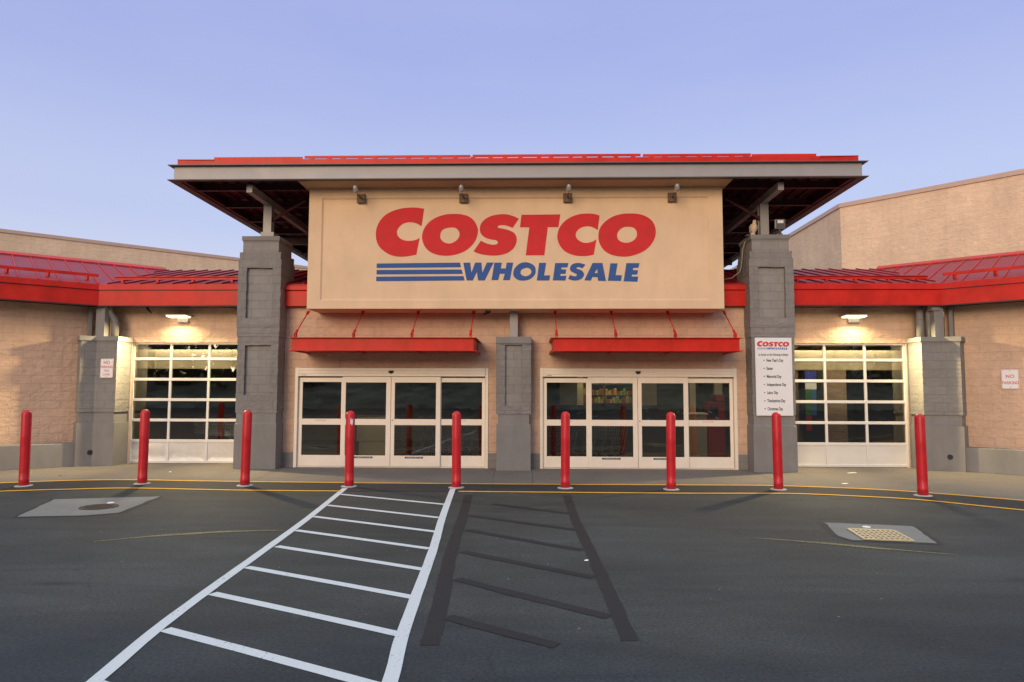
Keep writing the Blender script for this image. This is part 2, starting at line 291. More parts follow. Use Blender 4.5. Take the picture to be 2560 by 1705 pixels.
# ---------------------------------------------------------------- mesh helpers
class MB:
    def __init__(s): s.v = []; s.f = []; s.xf = Matrix.Identity(4)
    def add(s, vs, fs):
        o = len(s.v); s.v += [s.xf @ Vector(p) for p in vs]; s.f += [tuple(i + o for i in f) for f in fs]; return s
    def box(s, x0, x1, y0, y1, z0, z1):
        return s.add([(x0, y0, z0), (x1, y0, z0), (x1, y1, z0), (x0, y1, z0), (x0, y0, z1), (x1, y0, z1), (x1, y1, z1), (x0, y1, z1)],
                     [(0, 3, 2, 1), (4, 5, 6, 7), (0, 1, 5, 4), (1, 2, 6, 5), (2, 3, 7, 6), (3, 0, 4, 7)])
    def prism(s, poly, z0, z1):
        n = len(poly); a = sum(poly[i][0] * poly[(i + 1) % n][1] - poly[(i + 1) % n][0] * poly[i][1] for i in range(n))
        if a < 0: poly = poly[::-1]
        return s.add([(x, y, z0) for x, y in poly] + [(x, y, z1) for x, y in poly],
                     [tuple(range(n - 1, -1, -1)), tuple(range(n, 2 * n))] + [(i, (i + 1) % n, n + (i + 1) % n, n + i) for i in range(n)])
    def poly(s, pts): return s.add(pts, [tuple(range(len(pts)))])
    def slab(s, pts, t):
        """planar polygon given a thickness t straight down"""
        n = len(pts); low = [(p[0], p[1], p[2] - t) for p in pts]
        return s.add(list(pts) + low, [tuple(range(n)), tuple(range(2 * n - 1, n - 1, -1))] + [(i, n + i, n + (i + 1) % n, (i + 1) % n) for i in range(n)])
    def tube(s, pts, r, seg=8, cap=True):
        pts = [Vector(p) for p in pts]; n = len(pts); rings = []
        rr = r if isinstance(r, (list, tuple)) else [r] * n
        prev = None
        for i, p in enumerate(pts):
            t = (pts[min(i + 1, n - 1)] - pts[max(i - 1, 0)]).normalized()
            if prev is None:
                a = Vector((0, 0, 1)) if abs(t.z) < .9 else Vector((1, 0, 0)); u = t.cross(a).normalized()
            else: u = (prev - t * prev.dot(t)).normalized()
            prev = u; b = t.cross(u)
            rings.append([p + (u * math.cos(k * 2 * math.pi / seg) + b * math.sin(k * 2 * math.pi / seg)) * rr[i] for k in range(seg)])
        vs = [q for ring in rings for q in ring]
        fs = [(i * seg + k, i * seg + (k + 1) % seg, (i + 1) * seg + (k + 1) % seg, (i + 1) * seg + k) for i in range(n - 1) for k in range(seg)]
        if cap: fs += [tuple(range(seg - 1, -1, -1)), tuple((n - 1) * seg + k for k in range(seg))]
        return s.add(vs, fs)
    def lathe(s, prof, c=(0, 0, 0), seg=24):
        n = len(prof); vs = [(c[0] + r * math.cos(2 * math.pi * k / seg), c[1] + r * math.sin(2 * math.pi * k / seg), c[2] + z) for r, z in prof for k in range(seg)]
        fs = [(i * seg + k, i * seg + (k + 1) % seg, (i + 1) * seg + (k + 1) % seg, (i + 1) * seg + k) for i in range(n - 1) for k in range(seg)]
        fs += [tuple(range(seg - 1, -1, -1)), tuple((n - 1) * seg + k for k in range(seg))]
        return s.add(vs, fs)
    def rough_box(s, x0, x1, y0, y1, z0, z1, step=.035, amp=.011, faces='FLRTBK'):
        """box whose faces are gridded and pushed about by a vector noise field: a broken-stone face with real relief"""
        def grid(o, du, dv):
            o, du, dv = Vector(o), Vector(du), Vector(dv)
            nu = max(1, round(du.length / step)); nv = max(1, round(dv.length / step)); vs = []; fs = []
            for j in range(nv + 1):
                for i in range(nu + 1):
                    p = o + du * (i / nu) + dv * (j / nv)
                    d = noise.noise_vector(p * 7.0) * amp + noise.noise_vector(p * 21.0) * amp * .45
                    zr = abs((p.z / .2) - round(p.z / .2)) * .2
                    vs.append(p + d)
            for j in range(nv):
                for i in range(nu):
                    a = j * (nu + 1) + i; fs.append((a, a + 1, a + nu + 2, a + nu + 1))
            s.add(vs, fs)
        dx, dy, dz = x1 - x0, y1 - y0, z1 - z0
        if 'F' in faces: grid((x0, y0, z0), (dx, 0, 0), (0, 0, dz))
        if 'K' in faces: grid((x1, y1, z0), (-dx, 0, 0), (0, 0, dz))
        if 'L' in faces: grid((x0, y1, z0), (0, -dy, 0), (0, 0, dz))
        if 'R' in faces: grid((x1, y0, z0), (0, dy, 0), (0, 0, dz))
        if 'T' in faces: grid((x0, y0, z1), (dx, 0, 0), (0, dy, 0))
        if 'B' in faces: grid((x0, y1, z0), (dx, 0, 0), (0, -dy, 0))
        return s
    def build(s, name, mat, parent=None, bevel=0, smooth=False, origin=None, mat2=None, from_face=0):
        me = bpy.data.meshes.new(name)
        off = Vector(origin) if origin is not None else Vector((0, 0, 0))
        me.from_pydata([p - off for p in s.v], [], s.f)
        uvl = me.uv_layers.new(name='uv')
        for p in me.polygons:
            n = p.normal
            if abs(n.z) > .8: tu, tv = Vector((1, 0, 0)), Vector((0, 1, 0))
            else:
                tu = Vector((-n.y, n.x, 0)).normalized(); tv = Vector((0, 0, 1))
                # snap so that wobbling stone faces share one direction
                ang = round(math.atan2(tu.y, tu.x) / R(10)) * R(10); tu = Vector((math.cos(ang), math.sin(ang), 0))
            for li in p.loop_indices:
                co = me.vertices[me.loops[li].vertex_index].co + off
                uvl.data[li].uv = (co.dot(tu) + 100, co.dot(tv) + 100)
            p.use_smooth = smooth
        me.materials.append(M[mat] if isinstance(mat, str) else mat)
        if mat2:
            me.materials.append(M[mat2])
            for p in me.polygons:
                if p.index >= from_face: p.material_index = 1
        o = bpy.data.objects.new(name, me); COL.objects.link(o)
        if parent is not None: o.parent = parent
        if origin is not None: o.location = off
        if bevel:
            b = o.modifiers.new('bevel', 'BEVEL'); b.width = bevel; b.segments = 2; b.limit_method = 'ANGLE'; b.angle_limit = R(40)
        return o
def tag(o, label=None, cat=None, group=None, kind=None):
    for k, v in (('label', label), ('category', cat), ('group', group), ('kind', kind)):
        if v: o[k] = v
    return o
def empty(name, loc=(0, 0, 0), rz=0):
    o = bpy.data.objects.new(name, None); o.location = loc; o.rotation_euler = (0, 0, rz); o.empty_display_size = .2; COL.objects.link(o); return o
def struct(name, mb, mat, **k): return tag(mb.build(name, mat, **k), kind='structure')
def copy_tree(o, parent=None):
    c = o.copy(); COL.objects.link(c)
    if parent is not None: c.parent = parent
    for ch in list(o.children): copy_tree(ch, c)
    return c
def curve_mesh(cu):
    o = bpy.data.objects.new('tmp', cu); COL.objects.link(o)
    dg = bpy.context.evaluated_depsgraph_get(); dg.update()
    me = bpy.data.meshes.new_from_object(o.evaluated_get(dg)); bpy.data.objects.remove(o); bpy.data.curves.remove(cu); return me
def mesh_obj(name, me, mat, parent):
    me.name = name; me.materials.clear(); me.materials.append(M[mat]); o = bpy.data.objects.new(name, me); COL.objects.link(o); o.parent = parent; return o
def text(body, size, name, mat, parent, loc, rot=(R(90), 0, 0), align='CENTER', sx=1, bold=0, thick=.0008, spacing=1):
    cu = bpy.data.curves.new('txt', 'FONT'); cu.body = body; cu.size = size; cu.align_x = align; cu.extrude = thick; cu.offset = bold; cu.space_character = spacing
    me = curve_mesh(cu); o = mesh_obj(name, me, mat, parent); o.location = loc; o.rotation_euler = rot; o.scale = (sx, 1, 1); return o

XC = -0.37   # the entrance is symmetrical about this line

# ---------------------------------------------------------------- ground
g = MB(); g.poly([(-150, -150, 0), (150, -150, 0), (150, 120, 0), (-150, 120, 0)])
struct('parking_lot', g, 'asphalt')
def interp(pts, step=.25):
    """smooth open line through points"""
    P = [Vector((*p, 0)) for p in pts]; out = []
    for i in range(len(P) - 1):
        p0, p1, p2, p3 = P[max(i - 1, 0)], P[i], P[i + 1], P[min(i + 2, len(P) - 1)]
        n = max(2, int((p2 - p1).length / step))
        for k in range(n):
            t = k / n
            out.append(.5 * ((2 * p1) + (p2 - p0) * t + (2 * p0 - 5 * p1 + 4 * p2 - p3) * t * t + (3 * p1 - p0 - 3 * p2 + p3) * t ** 3))
    out.append(P[-1]); return out
EDGE = [(-20, -9.6), (-14.5, -5.5), (-12, -3.95), (-10.4, -3.05), (-9.05, -2.58), (-7.9, -2.50), (-6.6, -2.60), (-3.72, -2.72), (0.05, -2.77), (2.65, -2.74), (4.2, -2.72), (5.05, -2.78), (6.37, -3.1), (7.27, -3.54), (8.47, -4.41), (10.5, -6.0), (14, -9), (19, -13.3)]
edge = interp(EDGE)
sw = MB(); n = len(edge)
vs = [(p.x, p.y, .004) for p in edge]
sw.poly(vs + [(24, -6, .004), (24, 3.5, .004), (-24, 3.5, .004)])
struct('sidewalk', sw, 'sidewalk')
def strip(pts, wd, z, name, mat, wob=.006, step=.12, taper=None):
    line = interp(pts, step); vs = []; fs = []; n = len(line)
    for i, p in enumerate(line):
        t = (line[min(i + 1, n - 1)] - line[max(i - 1, 0)]).normalized(); nn = Vector((-t.y, t.x, 0))
        ww = wd if taper is None else wd * taper(i / (n - 1))
        a = ww / 2 + noise.noise(p * 3.1) * wob + noise.noise(p * 11) * wob * .5; b = ww / 2 + noise.noise(p * 2.7 + Vector((9, 3, 1))) * wob + noise.noise(p * 9 + Vector((4, 4, 4))) * wob * .5
        q = p + nn * a; r_ = p - nn * b; vs += [(q.x, q.y, z), (r_.x, r_.y, z)]
    fs = [(2 * i, 2 * i + 1, 2 * i + 3, 2 * i + 2) for i in range(n - 1)]
    m = MB(); m.add(vs, [f[::-1] for f in fs]); return struct(name, m, mat)
# dark sealed band under the bollards, between the two yellow lines
L2 = [(-20, -11.2), (-14.5, -7.0), (-12, -5.4), (-10.6, -4.6), (-9.63, -4.16), (-8.62, -3.87), (-7.51, -3.66), (-5.48, -3.82), (-3.47, -3.86), (-1.31, -3.80), (2.44, -3.84), (4.3, -3.78), (4.94, -3.80), (5.91, -4.07), (6.76, -4.44), (7.78, -5.38), (10, -7.1), (14, -10.6), (19, -15)]
l2 = interp(L2)
band = MB(); band.poly([(p.x, p.y, .004) for p in l2] + [(p.x, p.y, .004) for p in reversed(edge)])
struct('bollard_strip', band, 'seal')
strip(EDGE, .10, .008, 'yellow_edge_line', 'yellow_line', .012)
strip([p for p in L2 if p[0] < -3.4] , .105, .008, 'yellow_lane_line', 'yellow_line', .008)
strip([p for p in L2 if p[0] > -1.4], .105, .008, 'yellow_lane_line', 'yellow_line', .008)
# white crosswalk
strip([(-3.5, -3.48), (-3.39, -4.63), (-3.2, -6.75), (-3.06, -8.85), (-2.97, -10.23), (-2.89, -11.17), (-2.77, -12.07), (-2.62, -13.4), (-2.5, -15)], .104, .0052, 'crosswalk_line', 'white_line', .003)
strip([(-1.45, -3.48), (-1.28, -6.33), (-1.13, -8.38), (-1.02, -10.3), (-0.96, -11.28), (-0.89, -12.01), (-.80, -13.4), (-.7, -15)], .104, .0052, 'crosswalk_line', 'white_line', .003)
for a, b in [((-3.38, -4.22), (-1.39, -5.22)), ((-3.27, -5.38), (-1.33, -6.38)), ((-3.18, -6.37), (-1.23, -7.38)), ((-3.1, -7.36), (-1.18, -8.34)), ((-3.01, -8.29), (-1.11, -9.27)),
             ((-2.97, -9.25), (-1.05, -10.23)), ((-2.9, -10.18), (-1.0, -11.16)), ((-2.83, -11.12), (-.95, -12.08)), ((-2.74, -12.1), (-.85, -13.05)), ((-2.62, -13.1), (-.75, -14.05))]:
    strip([a, ((a[0] + b[0]) / 2 - .01, (a[1] + b[1]) / 2 + .01), b], .100, .0036, 'crosswalk_bar', 'white_line', .003)
# painted-out older crosswalk
strip([(-1.09, -4.19), (-0.98, -6.42), (-0.93, -7.88), (-0.86, -9.26), (-0.79, -10.17), (-0.76, -10.77), (-0.73, -11.38)], .145, .0028, 'removed_crosswalk_line', 'blackout', .013)
strip([(0.66, -4.11), (0.66, -6.22), (0.68, -7.37), (0.71, -8.5), (0.73, -9.64), (0.74, -10.49), (0.75, -11.24)], .135, .0028, 'removed_crosswalk_line', 'blackout', .013)
for a, b in [((-0.6, -5.13), (0.6, -5.96)), ((-0.88, -6.19), (0.62, -7.18)), ((-0.83, -7.24), (0.62, -8.35)), ((-0.78, -8.47), (0.64, -9.51)), ((-0.72, -9.62), (0.66, -10.7)), ((-0.67, -10.75), (0.2, -11.36))]:
    strip([a, ((a[0] + b[0]) / 2 - .02, (a[1] + b[1]) / 2), b], .125, .0042, 'removed_crosswalk_bar', 'blackout', .013)
strip([(-5.33, -8.13), (-4.86, -7.84), (-4.23, -7.57), (-3.71, -7.43), (-3.2, -7.38)], .12, .004, 'faded_yellow_line', 'faded_yellow', .02, taper=lambda t: max(.04, 1 - abs(2 * t - 1) ** 1.5))
strip([(2.75, -7.56), (3.55, -7.84), (4.14, -8.11), (4.9, -8.42)], .11, .004, 'faded_yellow_line', 'faded_yellow', .02, taper=lambda t: max(.04, 1 - abs(2 * t - 1) ** 1.5))
def ragged(pts, z, name, mat, step=.1, amp=.025):
    out = []
    for i, p in enumerate(pts):
        a, b = Vector((*p, 0)), Vector((*pts[(i + 1) % len(pts)], 0)); k = max(2, int((b - a).length / step))
        for j in range(k):
            q = a.lerp(b, j / k); out.append((q.x + noise.noise(q * 4) * amp, q.y + noise.noise(q * 4 + Vector((7, 7, 7))) * amp, z))
    m = MB(); m.poly(out); return struct(name, m, mat)
for pts in ([(-8.10, -4.96), (-7.52, -6.65), (-6.53, -6.51), (-6.13, -6.22), (-6.36, -4.56)], [(4.10, -6.48), (3.89, -7.45), (4.0, -7.75), (5.04, -7.92), (5.38, -6.72)]): ragged(pts, .003, 'patch_seam', 'seal', amp=.05)
ragged([(-8.03, -5.0), (-7.47, -6.58), (-6.55, -6.44), (-6.2, -6.2), (-6.42, -4.62)][::1], .006, 'concrete_patch', 'patch')
ragged([(4.18, -6.54), (3.97, -7.45), (4.05, -7.68), (5.0, -7.84), (5.29, -6.76)], .006, 'concrete_patch', 'patch', amp=.04)
# control joints in the pavement
jm = MB()
for x0, y0, x1, y1 in [(-.80, -.6, -.77, -2.7), (.06, -.6, .06, -2.72), (-5.85, -.4, -5.68, -2.55), (5.15, -.5, 5.04, -2.66), (6.15, -.5, 6.0, -2.85)]:
    jm.add([(x0 - .008, y0, .006), (x0 + .008, y0, .006), (x1 + .008, y1, .006), (x1 - .008, y1, .006)], [(0, 3, 2, 1)])
struct('pavement_joint', jm, 'dark_gray')

# manhole cover and drain grate
mh = MB(); mh.lathe([(.275, .006), (.275, .016), (.245, .016), (.245, .012), (.0001, .012)], (-6.8, -5.73, 0), 40)
for i in range(-4, 5):
    for j in range(-4, 5):
        if i * i + j * j < 17: mh.box(-6.8 + i * .052 - .016, -6.8 + i * .052 + .016, -5.73 + j * .052 - .016, -5.73 + j * .052 + .016, .0125, .0165)
tag(mh.build('manhole_cover', 'iron'), 'round rusty manhole cover set in the pale concrete patch', 'manhole cover')
gx = [(4.30, -7.05), (4.84, -7.12), (4.76, -7.76), (4.19, -7.70)]
gr = empty('drain_grate', (4.52, -7.4, 0)); tag(gr, 'tan slotted drain grate in the ragged grey concrete patch', 'drain grate')
M['grate'] = simple('tan_grate_iron', (.50, .41, .24), .6, var=.15, scale=14)
gb = MB(); gb.box(-.28, .28, -.32, .32, .007, .011); o = gb.build('pit', 'dark', gr); gr.rotation_euler[2] = R(-8)
gm = MB()
for i in range(10): x = -.275 + i * .061; gm.box(x - .010, x + .010, -.3, .3, .0115, .024)
for j in range(6): y = -.3 + j * .12; gm.box(-.275, .275, y - .019, y + .019, .013, .0232)
gm.box(-.30, -.275, -.33, .33, .0115, .0245); gm.box(.275, .30, -.33, .33, .0115, .0245); gm.box(-.275, .275, .32, .345, .0115, .0245); gm.box(-.275, .275, -.345, -.32, .0115, .0245)
gm.build('bars', 'grate', gr)
for nm, (x, y), lb in (('survey_disc', (4.62, -6.85), 'small pale disc beside the drain grate'), ('survey_disc', (-6.86, -5.33), 'small pale disc behind the manhole cover')):
    d = MB(); d.lathe([(.055, .006), (.055, .012), (.045, .015), (.0001, .015)], (x, y, 0), 20); tag(d.build(nm, 'paper'), lb, 'disc')

# ---------------------------------------------------------------- the store
B = tag(empty('warehouse_store', (0, 0, 0)), 'tan block warehouse store with red metal roofs, grey pillars and a large sign', 'building')
def wing(side):   # frame of the angled wing wall: local x along the wall outwards, local y into the building
    c, s_ = math.cos(R(40)), math.sin(R(40)); J = (-10.66, 0) if side < 0 else (9.86, 0)
    u = Vector((side * c, -s_, 0)); nin = Vector((side * s_, c, 0))
    return Vector((*J, 0)), u, nin
def wpt(side, uu, nn, z=0): J, u, nin = wing(side); p = J + u * uu + nin * nn; return (p.x, p.y, z)
def wbox(mb, side, u0, u1, n0, n1, z0, z1):
    pts = [wpt(side, u0, n0)[:2], wpt(side, u1, n0)[:2], wpt(side, u1, n1)[:2], wpt(side, u0, n1)[:2]]
    return mb.prism(pts, z0, z1)
# walls
wl = MB()
DL, DR = (-5.70, -1.0), (.25, 4.94)
for a, b in ((-6.1, DL[0]), (DL[1], DR[0]), (DR[1], 5.35)): wl.box(a, b, 0, .25, .36, 4.2)
for d in (DL, DR): wl.box(d[0], d[1], 0, .25, 2.40, 4.2)
wl.build('front_wall', 'tan', B)
for a, b in ((-6.1, DL[0]), (DL[1], DR[0]), (DR[1], 5.35)):
    pb = MB(); pb.box(a, b, -.012, .25, 0, .36); pb.build('front_plinth', 'gray_rough', B)
GL, GR = (-10.13, -7.17), (6.34, 9.30)
for side, nm in ((-1, 'wing_wall'), (1, 'wing_wall')):
    m = MB(); G0 = GL if side < 0 else GR
    if side < 0: m.box(-10.9, GL[0], .6, .85, 0, 3.055); m.box(GL[1], -6.6, .6, .85, 0, 3.055); m.box(-10.9, -6.6, .6, .85, 3.055, 4.3)
    else: m.box(GR[1], 10.1, .6, .85, 0, 3.055); m.box(5.9, GR[0], .6, .85, 0, 3.055); m.box(5.9, 10.1, .6, .85, 3.055, 4.3)
    wbox(m, side, -.05, 14, .55, .8, 0, 4.3)
    m.build('wing_wall', 'tan', B)
    p = MB(); wbox(p, side, .25, 14, .10, .545, 0, .56); p.build('plinth', 'gray_paint', B, bevel=.012)
# corner pilasters
def pil_poly(side, d, J=None):
    Jx = -10.66 if side < 0 else 9.86
    q = lambda uu, nn: wpt(side, uu, nn)[:2]
    x_in = Jx - side * (.52 + d)
    return [(x_in, -d), (x_in, .597), (Jx - side * .05, .597), q(.33 + d, .547), q(.33 + d, -d), (Jx - side * .364 * d, -d)]
for side in (-1, 1):
    pr = MB(); pr.prism(pil_poly(side, 0), 1.31, 3.03); po = pr.build('corner_pilaster', 'gray_rough', B)
    m = MB(); m.prism(pil_poly(side, -.03), 1.05, 1.31); m.prism(pil_poly(side, .012), 0, 1.05); m.build('base', 'gray_paint', po)
    m = MB(); m.prism(pil_poly(side, .035), 3.055, 3.165); m.prism(pil_poly(side, .012), 3.03, 3.055); m.build('cap', 'gray_paint', po)
    # drain hole
    hp = Vector((-10.66, 0, 0)) if side < 0 else Vector((9.86, 0, 0))
    h = MB(); c = Vector(wpt(side, .04, -.015)); c.z = .33
    J, u, nin = wing(side)
    h.tube([c + nin * .03, c - nin * .012], .075, 20); h.build('scupper', 'gray_paint', po)
    h = MB(); h.tube([c + nin * .02, c - nin * .0145], .062, 20); h.build('scupper_mouth', 'dark', po)
# posts and downspouts above the pilasters
for side in (-1, 1):
    m = MB(); x = -10.62 if side < 0 else 9.80
    m.box(x - .11, x + .11, .03, .25, 3.165, 3.925); m.build('corner_post', 'gray_paint', B, bevel=.006)
    m = MB(); wbox(m, side, .08, .16, .30, .55, 3.165, 3.92); m.build('corner_trim', 'gray_paint', B, bevel=.004)
m = MB(); m.tube([(-10.40, .30, 3.165), (-10.40, .30, 3.55), (-10.42, .28, 3.62), (-10.50, .22, 3.76), (-10.52, .20, 3.82), (-10.52, .20, 3.95)], .085, 14)
m.tube([(-10.40, .30, 3.52), (-10.40, .30, 3.56)], .092, 14); m.build('downspout', 'gray_paint', B, smooth=True)
m = MB(); m.tube([(9.49, .30, 3.165), (9.49, .30, 3.95)], .082, 14); m.tube([(9.49, .3, 3.6), (9.49, .3, 3.64)], .09, 14); m.build('downspout', 'gray_paint', B, smooth=True)
m = MB(); m.tube([(9.68, .26, 3.165), (9.68, .26, 3.75), (9.72, .22, 3.95)], .07, 14); m.build('downspout', 'gray_paint', B, smooth=True)
m = MB(); m.box(9.62, 9.80, -.02, .2, 3.80, 3.93); m.build('downspout_box', 'gray_paint', B, bevel=.01)

# entrance pillars (stepped, split-face frame round a smooth recess)
def pillar(xc, recess_low=True):
    P = empty('entrance_pillar', (xc, 0, 0)); P.parent = B
    r = MB()
    def frame(w, yf, z0, z1, rz0, rz1, rw):
        x0, x1 = -w / 2, w / 2
        r.rough_box(x0, -rw / 2, yf, .47, z0, z1, faces='FLTBR'); r.rough_box(rw / 2, x1, yf, .47, z0, z1, faces='FLRTB')
        r.rough_box(-rw / 2, rw / 2, yf, .47, z0, rz0, faces='FTB'); r.rough_box(-rw / 2, rw / 2, yf, .47, rz1, z1, faces='FTB')
    frame(1.03, -.475, 3.353, 4.98, 3.57, 4.775, .63)
    r.rough_box(-.495, .495, -.46, .46, 4.98, 5.155, faces='FLRTK')
    r.rough_box(-.51, .51, -.465, .465, 3.125, 3.353, faces='FLRTB')
    frame(.985, -.452, 1.315, 3.125, 1.74, 2.92, .62)
    r.build('split_stone_shaft', 'gray_rough', P)
    m = MB(); m.box(-.33, .33, -.395, 0, 3.5, 4.8); m.box(-.33, .33, -.37, 0, 1.7, 2.95); m.build('recessed_panel', 'gray_smooth', P)
    m = MB(); m.box(-.495, .495, .30, .475, 3.3, 4.97); m.build('back_face', 'gray_smooth', P)
    m = MB(); m.box(-.435, .435, -.44, .44, 5.155, 5.42); m.build('neck', 'gray_smooth', P, bevel=.006)
    m = MB(); m.box(-.445, .445, -.45, .45, 5.42, 5.445); m.box(-.46, .46, -.465, .465, 5.445, 5.55); m.build('cap', 'gray_paint', P, bevel=.008)
    m = MB(); m.box(-.475, .475, -.44, .5, 1.06, 1.32)
    m.add([(-.475, -.44, 1.09), (.475, -.44, 1.09), (.475, .5, 1.09), (-.475, .5, 1.09), (-.50, -.465, 1.05), (.50, -.465, 1.05), (.50, .5, 1.05), (-.50, .5, 1.05)],
          [(0, 1, 2, 3), (4, 5, 1, 0), (5, 6, 2, 1), (6, 7, 3, 2), (7, 4, 0, 3)])
    m.box(-.50, .50, -.465, .5, 0, 1.05); m.build('base', 'gray_paint', P)
    return P
PLX, PRX = -6.47, 5.67
pillar(PLX); pillar(PRX)
# pilaster between the doors
P = empty('middle_pilaster', (XC - .01, 0, 0)); P.parent = B
r = MB(); r.rough_box(-.41, -.20, -.452, 0, 1.31, 2.935, faces='FLRTB'); r.rough_box(.20, .41, -.452, 0, 1.31, 2.935, faces='FLRTB')
r.rough_box(-.20, .20, -.452, 0, 1.31, 1.50, faces='FTB'); r.build('split_stone_shaft', 'gray_rough', P)
m = MB(); m.box(-.21, .21, -.375, 0, 1.45, 2.935); m.build('recessed_panel', 'gray_smooth', P)
m = MB(); m.box(-.405, .405, -.455, 0, 2.935, 2.965); m.box(-.42, .42, -.475, 0, 2.965, 3.125); m.build('cap', 'gray_paint', P, bevel=.008)
m = MB(); m.box(-.365, .365, -.43, 0, 1.09, 1.31); m.box(-.40, .40, -.465, 0, 0, 1.06)
m.add([(-.40, -.465, 1.06), (.40, -.465, 1.06), (.40, 0, 1.06), (-.40, 0, 1.06), (-.365, -.43, 1.09), (.365, -.43, 1.09), (.365, 0, 1.09), (-.365, 0, 1.09)], [(0, 1, 5, 4), (1, 2, 6, 5), (3, 0, 4, 7)])
m.build('base', 'gray_paint', P)
m = MB(); m.box(-.095, .095, -.40, -.21, 3.125, 3.80); m.build('post', 'gray_metal', P, bevel=.006)

# roofs: front plane rises to a ridge, the wings meet it in valleys
EAVE_Z, RIDGE_Z, EAVE_Y, RIDGE_Y = 4.44, 5.55, -.12, 4.2
rf = MB(); xl, xr = -10.6, 9.8; vl, vr = -11.35, 10.55
rf.slab([(xl, EAVE_Y, EAVE_Z), (xr, EAVE_Y, EAVE_Z), (vr, RIDGE_Y, RIDGE_Z), (vl, RIDGE_Y, RIDGE_Z)], .06)
x = -11.2
while x < 10.5:
    y0 = EAVE_Y
    if x < xl: y0 = EAVE_Y + (xl - x) / (xl - vl) * (RIDGE_Y - EAVE_Y)
    if x > xr: y0 = EAVE_Y + (x - xr) / (vr - xr) * (RIDGE_Y - EAVE_Y)
    zz = lambda y: EAVE_Z + (y - EAVE_Y) / (RIDGE_Y - EAVE_Y) * (RIDGE_Z - EAVE_Z)
    rf.add([(x - .012, y0, zz(y0)), (x + .012, y0, zz(y0)), (x + .012, RIDGE_Y, RIDGE_Z), (x - .012, RIDGE_Y, RIDGE_Z),
            (x - .012, y0, zz(y0) + .032), (x + .012, y0, zz(y0) + .032), (x + .012, RIDGE_Y, RIDGE_Z + .032), (x - .012, RIDGE_Y, RIDGE_Z + .032)],
           [(0, 1, 5, 4), (1, 2, 6, 5), (2, 3, 7, 6), (3, 0, 4, 7), (4, 5, 6, 7)])
    x += .405
rf.add([(vl, RIDGE_Y + .01, RIDGE_Z), (vr, RIDGE_Y + .01, RIDGE_Z), (vr, RIDGE_Y + 1.5, 4.3), (vl, RIDGE_Y + 1.5, 4.3)], [(0, 1, 2, 3)])
fr_roof = rf.build('front_roof', 'red_roof', B)
for a, b, xs in ((-10.5, -7.02, (-10.3, -9.4, -8.5, -7.5)), (6.25, 9.75, (6.6, 7.3, 8.0, 8.8, 9.5))):
    sg = MB(); sg.box(a, b, .34, .36, 4.62, 4.70); sg.box(a, b, .30, .345, 4.685, 4.702)
    for x in xs: sg.box(x - .03, x + .03, .33, .40, 4.55, 4.63)
    sg.build('snow_guard', 'red', fr_roof)
